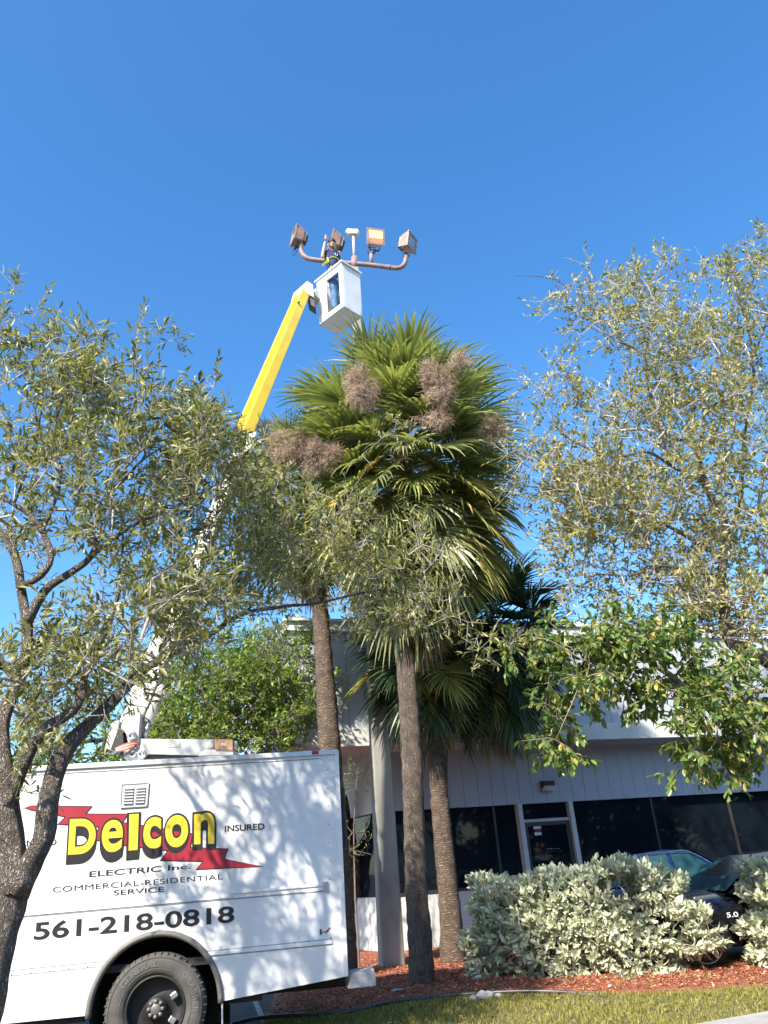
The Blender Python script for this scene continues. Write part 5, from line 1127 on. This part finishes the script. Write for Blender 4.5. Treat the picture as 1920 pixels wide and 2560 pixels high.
LB = [(20, 770, 40, 30, .14, Y0-.1, Y0+.1), (50, 880, 90, 50, .5, a, b), (195, 830, 35, 50, .2, Y0-.1, Y0+.3), (270, 930, 90, 50, .45, a, b), (370, 905, 12, 35, .08, Y0, Y0+.4), (100, 960, 130, 60, 1.1, a, b), (230, 1010, 150, 70, 1.3, a, b), (410, 1030, 110, 60, .9, a, b), (330, 1100, 200, 70, 1.6, a, b+.3), (100, 1110, 140, 90, 1.1, a, b), (540, 1080, 80, 40, .5, a+.5, b+.3),
      (250, 1200, 230, 70, 1.4, a, b), (510, 1190, 140, 80, 1.4, a+.3, b+.6), (640, 1230, 90, 50, .8, a+.8, b+1.2), (80, 1270, 110, 60, .45, a, b), (90, 1400, 110, 90, .25, a, b), (320, 1330, 150, 90, 1.2, a, b+.3), (490, 1340, 140, 80, 1.3, a+.3, b+.9), (660, 1330, 120, 80, 1.3, a+.8, b+1.4), (350, 1480, 110, 80, 1.1, a, b+.5), (520, 1490, 120, 80, 1.2, a+.5, b+1), (400, 1590, 90, 60, .7, a+.3, b+.6),
      (230, 1570, 80, 90, .8, a, b), (160, 1670, 110, 70, 1.0, a, b), (60, 1790, 70, 50, .4, a, b), (100, 1770, 110, 60, .5, a, b), (250, 1730, 60, 40, .4, a, b), (640, 1450, 90, 60, .9, a+1, b+1.4), (60, 1925, 50, 25, .06, Y0-.3, Y0), (330, 1700, 50, 40, .2, a, b),
      (780, 1240, 110, 60, 0.32, a+2.7, b+2.5), (890, 1220, 90, 50, 0.18, a+2.7, b+2.5), (960, 1110, 60, 30, 0.10, a+2.7, b+2.5), (930, 1270, 100, 70, 0.36, a+2.7, b+2.7), (820, 1340, 130, 70, 0.90, a+2.7, b+2.7), (990, 1370, 120, 80, 0.90, a+2.9, b+2.7), (870, 1430, 130, 60, 0.83, a+2.9, b+2.7), (1050, 1440, 90, 60, 0.60, a+2.9, b+2.7), (950, 1520, 130, 45, 0.90, a+2.9, b+2.7), (1090, 1550, 90, 45, 0.52, a+2.9, b+2.7), (1180, 1590, 50, 25, 0.19, a+3.1, b+2.5), (1255, 1595, 25, 14, 0.08, a+3.3, b+2.5), (1020, 1590, 110, 35, 0.38, a+2.9, b+2.7), (740, 1470, 90, 60, 0.52, a+2.7, b+2.5), (690, 1600, 60, 40, 0.11, a+2.7, b+2.5)]
LB += [(560, 1190, 60, 50, .4, a+.3, b+.6), (500, 1290, 60, 60, .5, a+.3, b+.6), (450, 1440, 50, 50, .3, a+.2, b+.6), (400, 1540, 50, 50, .3, a, b+.4)]
T.grow(blobs(LB, 1020, 5, .12), m='twig', rmin=.0032, rk=.0032)
print('oak leaves', T.leaves('oak_leaf', (.045, .112), .27, 5, 8, (.12, .32), .22, 'twig', big=True, bare=.16, tw=.002, lrnd=.45))

# right oak
ro = P(2050, 2500, 12.2); ro[2] = 0
oak2 = thing('oak_tree', (ro[0], ro[1], 0), 'tall sparse oak with pale twigs rising at the right edge', 'oak tree')
T = Tree(oak2); Y1 = 11.8
T.limbw([np.array([ro[0], ro[1], -.05]), P(2030, 2100, Y1+.4), P(1990, 1760, Y1+.3), P(1925, 1662, Y1+.2), P(1880, 1636, Y1+.1), P(1838, 1604, Y1), P(1812, 1560, Y1), P(1808, 1500, Y1), P(1806, 1440, Y1), P(1815, 1371, Y1), P(1800, 1290, Y1), P(1765, 1210, Y1), P(1745, 1150, Y1)], [.19, .16, .13, .12, .11, .10, .085, .08, .072, .066, .06, .055, .05], 'trunk', n=18)
def L2(pts, r0, r1, n=9): T.limb(pts, np.linspace(r0, r1, len(pts))*1.2, name='limb', n=n)
L2([(1747, 1160, Y1), (1735, 1110, Y1), (1684, 1095, Y1-.1), (1648, 1064, Y1-.1), (1625, 980, Y1-.1), (1612, 896, Y1-.1), (1580, 868, Y1), (1530, 845, Y1), (1453, 774, Y1), (1408, 711, Y1), (1363, 693, Y1), (1286, 688, Y1)], .036, .004, 10)
L2([(1745, 1150, Y1), (1760, 1050, Y1), (1740, 950, Y1), (1700, 850, Y1), (1690, 740, Y1), (1720, 640, Y1)], .032, .004)
L2([(1815, 1371, Y1), (1850, 1250, Y1+.2), (1860, 1100, Y1+.2), (1883, 896, Y1+.2), (1838, 716, Y1+.1), (1824, 607, Y1+.1)], .045, .004)
L2([(1765, 1210, Y1), (1690, 1170, Y1-.3), (1620, 1131, Y1-.4), (1540, 1140, Y1-.4), (1453, 1113, Y1-.4), (1386, 1059, Y1-.4), (1380, 980, Y1-.4), (1372, 920, Y1-.4)], .034, .004)
L2([(1808, 1440, Y1), (1730, 1430, Y1-.3), (1657, 1416, Y1-.4), (1566, 1439, Y1-.5), (1480, 1440, Y1-.5), (1440, 1500, Y1-.5)], .03, .004)
L2([(1806, 1400, Y1), (1700, 1330, Y1-.2), (1600, 1290, Y1-.3), (1480, 1240, Y1-.5), (1350, 1220, Y1-.6), (1280, 1210, Y1-.6)], .034, .004)
L2([(1838, 1604, Y1), (1870, 1500, Y1+.4), (1930, 1400, Y1+.5), (1990, 1200, Y1+.5)], .05, .03)
L2([(1612, 896, Y1-.1), (1620, 800, Y1-.2), (1560, 700, Y1-.2), (1530, 650, Y1-.2)], .016, .003)
L2([(1883, 896, Y1+.2), (1920, 780, Y1+.2), (1900, 680, Y1+.2)], .02, .005)
a, b = Y1-1.1, Y1+1.1
RB = [(1440, 745, 60, 40, .25, a+.5, b-.6), (1560, 720, 50, 60, .25, a, b), (1660, 720, 80, 70, .5, a, b), (1560, 820, 110, 50, 1.0, a, b), (1850, 690, 70, 90, .9, a, b), (1840, 840, 90, 80, 1.0, a, b), (1720, 800, 80, 50, .6, a, b), (1640, 890, 80, 60, .7, a, b), (1720, 970, 130, 80, 1.4, a, b), (1380, 940, 25, 60, .2, a, b-1), (1450, 1020, 110, 60, .6, a, b-.5), (1890, 1000, 70, 120, 1.3, a, b), (1580, 1030, 100, 50, .5, a, b),
      (1440, 1150, 90, 50, .6, a, b-.5), (1590, 1170, 140, 50, .8, a, b), (1460, 1210, 120, 60, 1.4, a, b-.3), (1600, 1250, 160, 60, 1.8, a, b), (1760, 1150, 110, 90, 1.4, a, b), (1880, 1220, 70, 90, .9, a, b), (1500, 1295, 110, 45, 1.1, a, b-.3), (1680, 1330, 140, 50, 1.2, a, b), (1850, 1350, 90, 70, .9, a, b), (1440, 1350, 70, 20, .2, a, b-.5), (1560, 1380, 90, 35, .25, a, b), (1460, 1475, 35, 60, .32, a, b-.8), (1640, 1430, 110, 30, .35, a, b), (1680, 1500, 130, 55, 1.3, a, b), (1780, 1490, 100, 70, .9, a, b), (1880, 1500, 60, 60, .7, a, b), (1290, 1215, 45, 35, .3, a, b-1.2), (1310, 1150, 40, 30, .1, a, b-1), (1880, 1590, 50, 40, .2, a, b), (1430, 1420, 30, 60, .1, a, b-.8)]
T.grow(blobs(RB, 1300, 5, .22), m='twig', rmin=.005, rk=.0045)
print('roak leaves', T.leaves('oak_leaf_r', (.055, .125), .40, 5, 7, (.17, .48), .2, 'twig_pale', bare=.2, tw=.0022, lrnd=.5))

# broad-leaved tree, lower right
sb_ = P(2030, 2300, 10.6); sb_[2] = 0
sch = thing('broadleaf_tree', (sb_[0], sb_[1], 0), 'glossy broad leaved tree whose drooping branches hang before the grey wall', 'tree')
T = Tree(sch); Ys = 10.2
T.limbw([np.array([sb_[0], sb_[1], -.05]), P(2010, 2050, Ys+.2), P(1930, 1895, Ys), P(1860, 1825, Ys), P(1804, 1780, Ys), P(1737, 1739, Ys), P(1674, 1690, Ys), P(1636, 1664, Ys), P(1600, 1630, Ys), P(1560, 1590, Ys), P(1560, 1530, Ys)], [.11, .085, .068, .06, .052, .045, .037, .032, .025, .018, .01], 'trunk', m='sch_bark', n=12)
def L3(pts, r0, r1): T.limb(pts, np.linspace(r0, r1, len(pts)), name='limb', n=8, m='sch_bark', noise=.05)
L3([(1737, 1745, Ys), (1674, 1713, Ys-.2), (1569, 1704, Ys-.3), (1517, 1679, Ys-.4), (1440, 1640, Ys-.5), (1370, 1600, Ys-.6), (1310, 1595, Ys-.6)], .022, .006); L3([(1750, 1748, Ys), (1629, 1747, Ys-.3), (1570, 1765, Ys-.3)], .018, .005)
L3([(1517, 1679, Ys-.4), (1460, 1700, Ys-.5), (1420, 1780, Ys-.6), (1390, 1850, Ys-.6)], .012, .004); L3([(1860, 1825, Ys), (1800, 1790, Ys-.3), (1790, 1850, Ys-.4), (1760, 1890, Ys-.4)], .02, .005); L3([(1804, 1780, Ys), (1850, 1730, Ys-.2), (1920, 1720, Ys-.3)], .02, .01); L3([(1840, 1800, Ys), (1860, 1740, Ys+.3), (1900, 1680, Ys+.3)], .02, .008)
a, b = Ys-.6, Ys+.5
SB = [(1350, 1610, 60, 35, .8, a-.2, b-.5), (1440, 1610, 50, 40, .7, a, b), (1520, 1560, 35, 60, .8, a, b), (1570, 1590, 60, 60, 1.0, a, b), (1670, 1590, 70, 50, .9, a, b), (1480, 1660, 50, 30, .6, a, b), (1440, 1720, 45, 40, .8, a-.2, b-.4), (1410, 1790, 45, 45, .9, a-.2, b-.4), (1400, 1860, 25, 40, .35, a-.2, b-.4), (1570, 1670, 40, 30, .3, a, b), (1640, 1720, 60, 25, .5, a, b), (1560, 1765, 40, 18, .3, a, b), (1630, 1745, 50, 20, .3, a, b), (1750, 1680, 60, 40, .8, a, b), (1820, 1690, 70, 50, 1.0, a, b), (1890, 1740, 60, 60, 1.0, a, b), (1780, 1760, 60, 40, .6, a, b), (1740, 1870, 50, 30, .7, a, b), (1820, 1860, 60, 40, .8, a, b), (1760, 1820, 60, 30, .5, a, b), (1890, 1880, 40, 30, .3, a, b), (1480, 1540, 20, 40, .1, a, b)]
T.grow(blobs(SB, 270, 3, .12), m='sch_bark', rmin=.0045, rk=.004)
print('sch leaves', T.leaves('sch_leaf', (.08, .135), .46, 4, 9, (.12, .30), -.35, 'sch_bark', big=True, bare=.02, tw=.003, droop=.55, lrnd=.3))

# bright green tree behind the truck
tb_ = G(918, 2376); br_t = thing('leafy_tree', (tb_[0], tb_[1], 0), 'bright green leafy tree with leaning trunk behind the truck', 'tree')
T = Tree(br_t); Yb = tb_[1]
T.limbw([np.array([tb_[0], tb_[1], -.05]), P(905, 2290, Yb), P(885, 2180, Yb-.2), P(868, 2100, Yb-.4), P(845, 1990, Yb-.8), P(815, 1900, Yb-1.3), P(770, 1800, Yb-1.8), P(730, 1740, Yb-2.2), P(660, 1680, Yb-2.8)], [.26, .21, .19, .17, .15, .13, .11, .09, .06], 'trunk', m='tree_bark', n=16)
L4 = lambda pts, r0, r1: T.limb(pts, np.linspace(r0, r1, len(pts)), name='limb', n=8, m='tree_bark')
L4([(815, 1900, Yb-1.3), (700, 1850, Yb-2), (560, 1820, Yb-3), (420, 1800, Yb-3.5), (250, 1850, Yb-3.5), (60, 1850, Yb-3.5)], .09, .03); L4([(770, 1800, Yb-1.8), (640, 1760, Yb-2.6), (520, 1700, Yb-3.2), (450, 1620, Yb-3.5)], .07, .02)
a, b = Yb-4.6, Yb-1.8
GB = [(560, 1640, 150, 60, 1.6, a, b), (720, 1640, 80, 60, .9, a+.5, b), (480, 1730, 110, 80, 1.6, a, b), (630, 1740, 150, 80, 2.2, a, b), (750, 1720, 60, 60, .7, a+1, b), (440, 1830, 110, 50, 1.2, a, b), (590, 1840, 150, 45, 1.8, a, b), (720, 1800, 50, 50, .6, a+1, b), (250, 1870, 120, 45, .9, a, b), (80, 1860, 90, 60, .8, a, b), (330, 1700, 60, 60, .4, a, b)]
T.grow(blobs(GB, 950, 3, .2), m='twig_dark', rmin=.006, rk=.006)
print('bright leaves', T.leaves('bright_leaf', (.07, .12), .42, 5, 8, (.18, .42), .2, 'twig_dark', bare=.03, tw=.003, nparts=0, lrnd=.5))
# small bare shrub by the entrance
q = P(880, 2060, 15.2); sh = thing('bare_shrub', (q[0], q[1], 0), 'thin bare shrub between the leaning tree and the light pole', 'shrub')
T = Tree(sh); T.limbw([np.array([q[0], q[1], 0]), P(885, 2150, 15.2), P(888, 2000, 15.2), P(893, 1930, 15.2)], [.02, .016, .01, .005], 'stem', m='twig_dark', n=6)
T.grow(blobs([(890, 1960, 16, 60, 1, 15, 15.4), (905, 2120, 22, 70, 1.2, 15, 15.4)], 60), m='twig_dark', rmin=.004, rk=.003); T.leaves('bright_leaf', (.04, .07), .4, 2, 3, (.08, .2), .3, 'twig_dark', nparts=0, bare=.5)

# ================================================================ trees out of view: a row added to give the window glass a dark reflection
NM = ['first', 'second', 'third', 'fourth', 'fifth', 'sixth', 'seventh', 'eighth', 'ninth', 'tenth', 'eleventh']
for i in range(11):
    az = rad(-165+i*18); R_ = 30; x = 6+R_*math.cos(az); y = 7+R_*math.sin(az); h = RNG.uniform(8, 9.5)
    t = thing('reflection_tree', (x, y, 0), NM[i]+' tree from the left in the unseen row added for dark window reflections', 'tree', 'unseen trees added for the window reflections')
    MB().tube([(x, y, 0), (x+.1, y, h*.3), (x, y+.1, h*.55)], [.25, .2, .12], 10).build('trunk', 'tree_bark', t)
    n = 12000; c = np.array([x, y, h*.45]); tg = np.array([-math.sin(az), math.cos(az), 0]); rd_ = rdir(22); lob = c+rd_[:, :1]*tg*4.4+rd_[:, 2:]*np.array([0, 0, h*.4]); O = lob[RNG.integers(0, 22, n)]+rdir(n)*RNG.random((n, 1))**.4*1.9
    O[:, 2] = np.abs(O[:, 2]-.1)+.1; D = rdir(n); N = unit(RNG.normal(size=(n, 3))+np.array([0, 0, 1])); L = RNG.uniform(.3, .6, n)
    V, Fc, k = leaf_geom(O-np.array([x, y, 0]), D, N, L, L*.6); o = link('foliage', arrmesh('foliage', V, Fc, np.repeat(RNG.random(n), k), 'palm_leaf_dark'), t); o['kind'] = 'stuff'
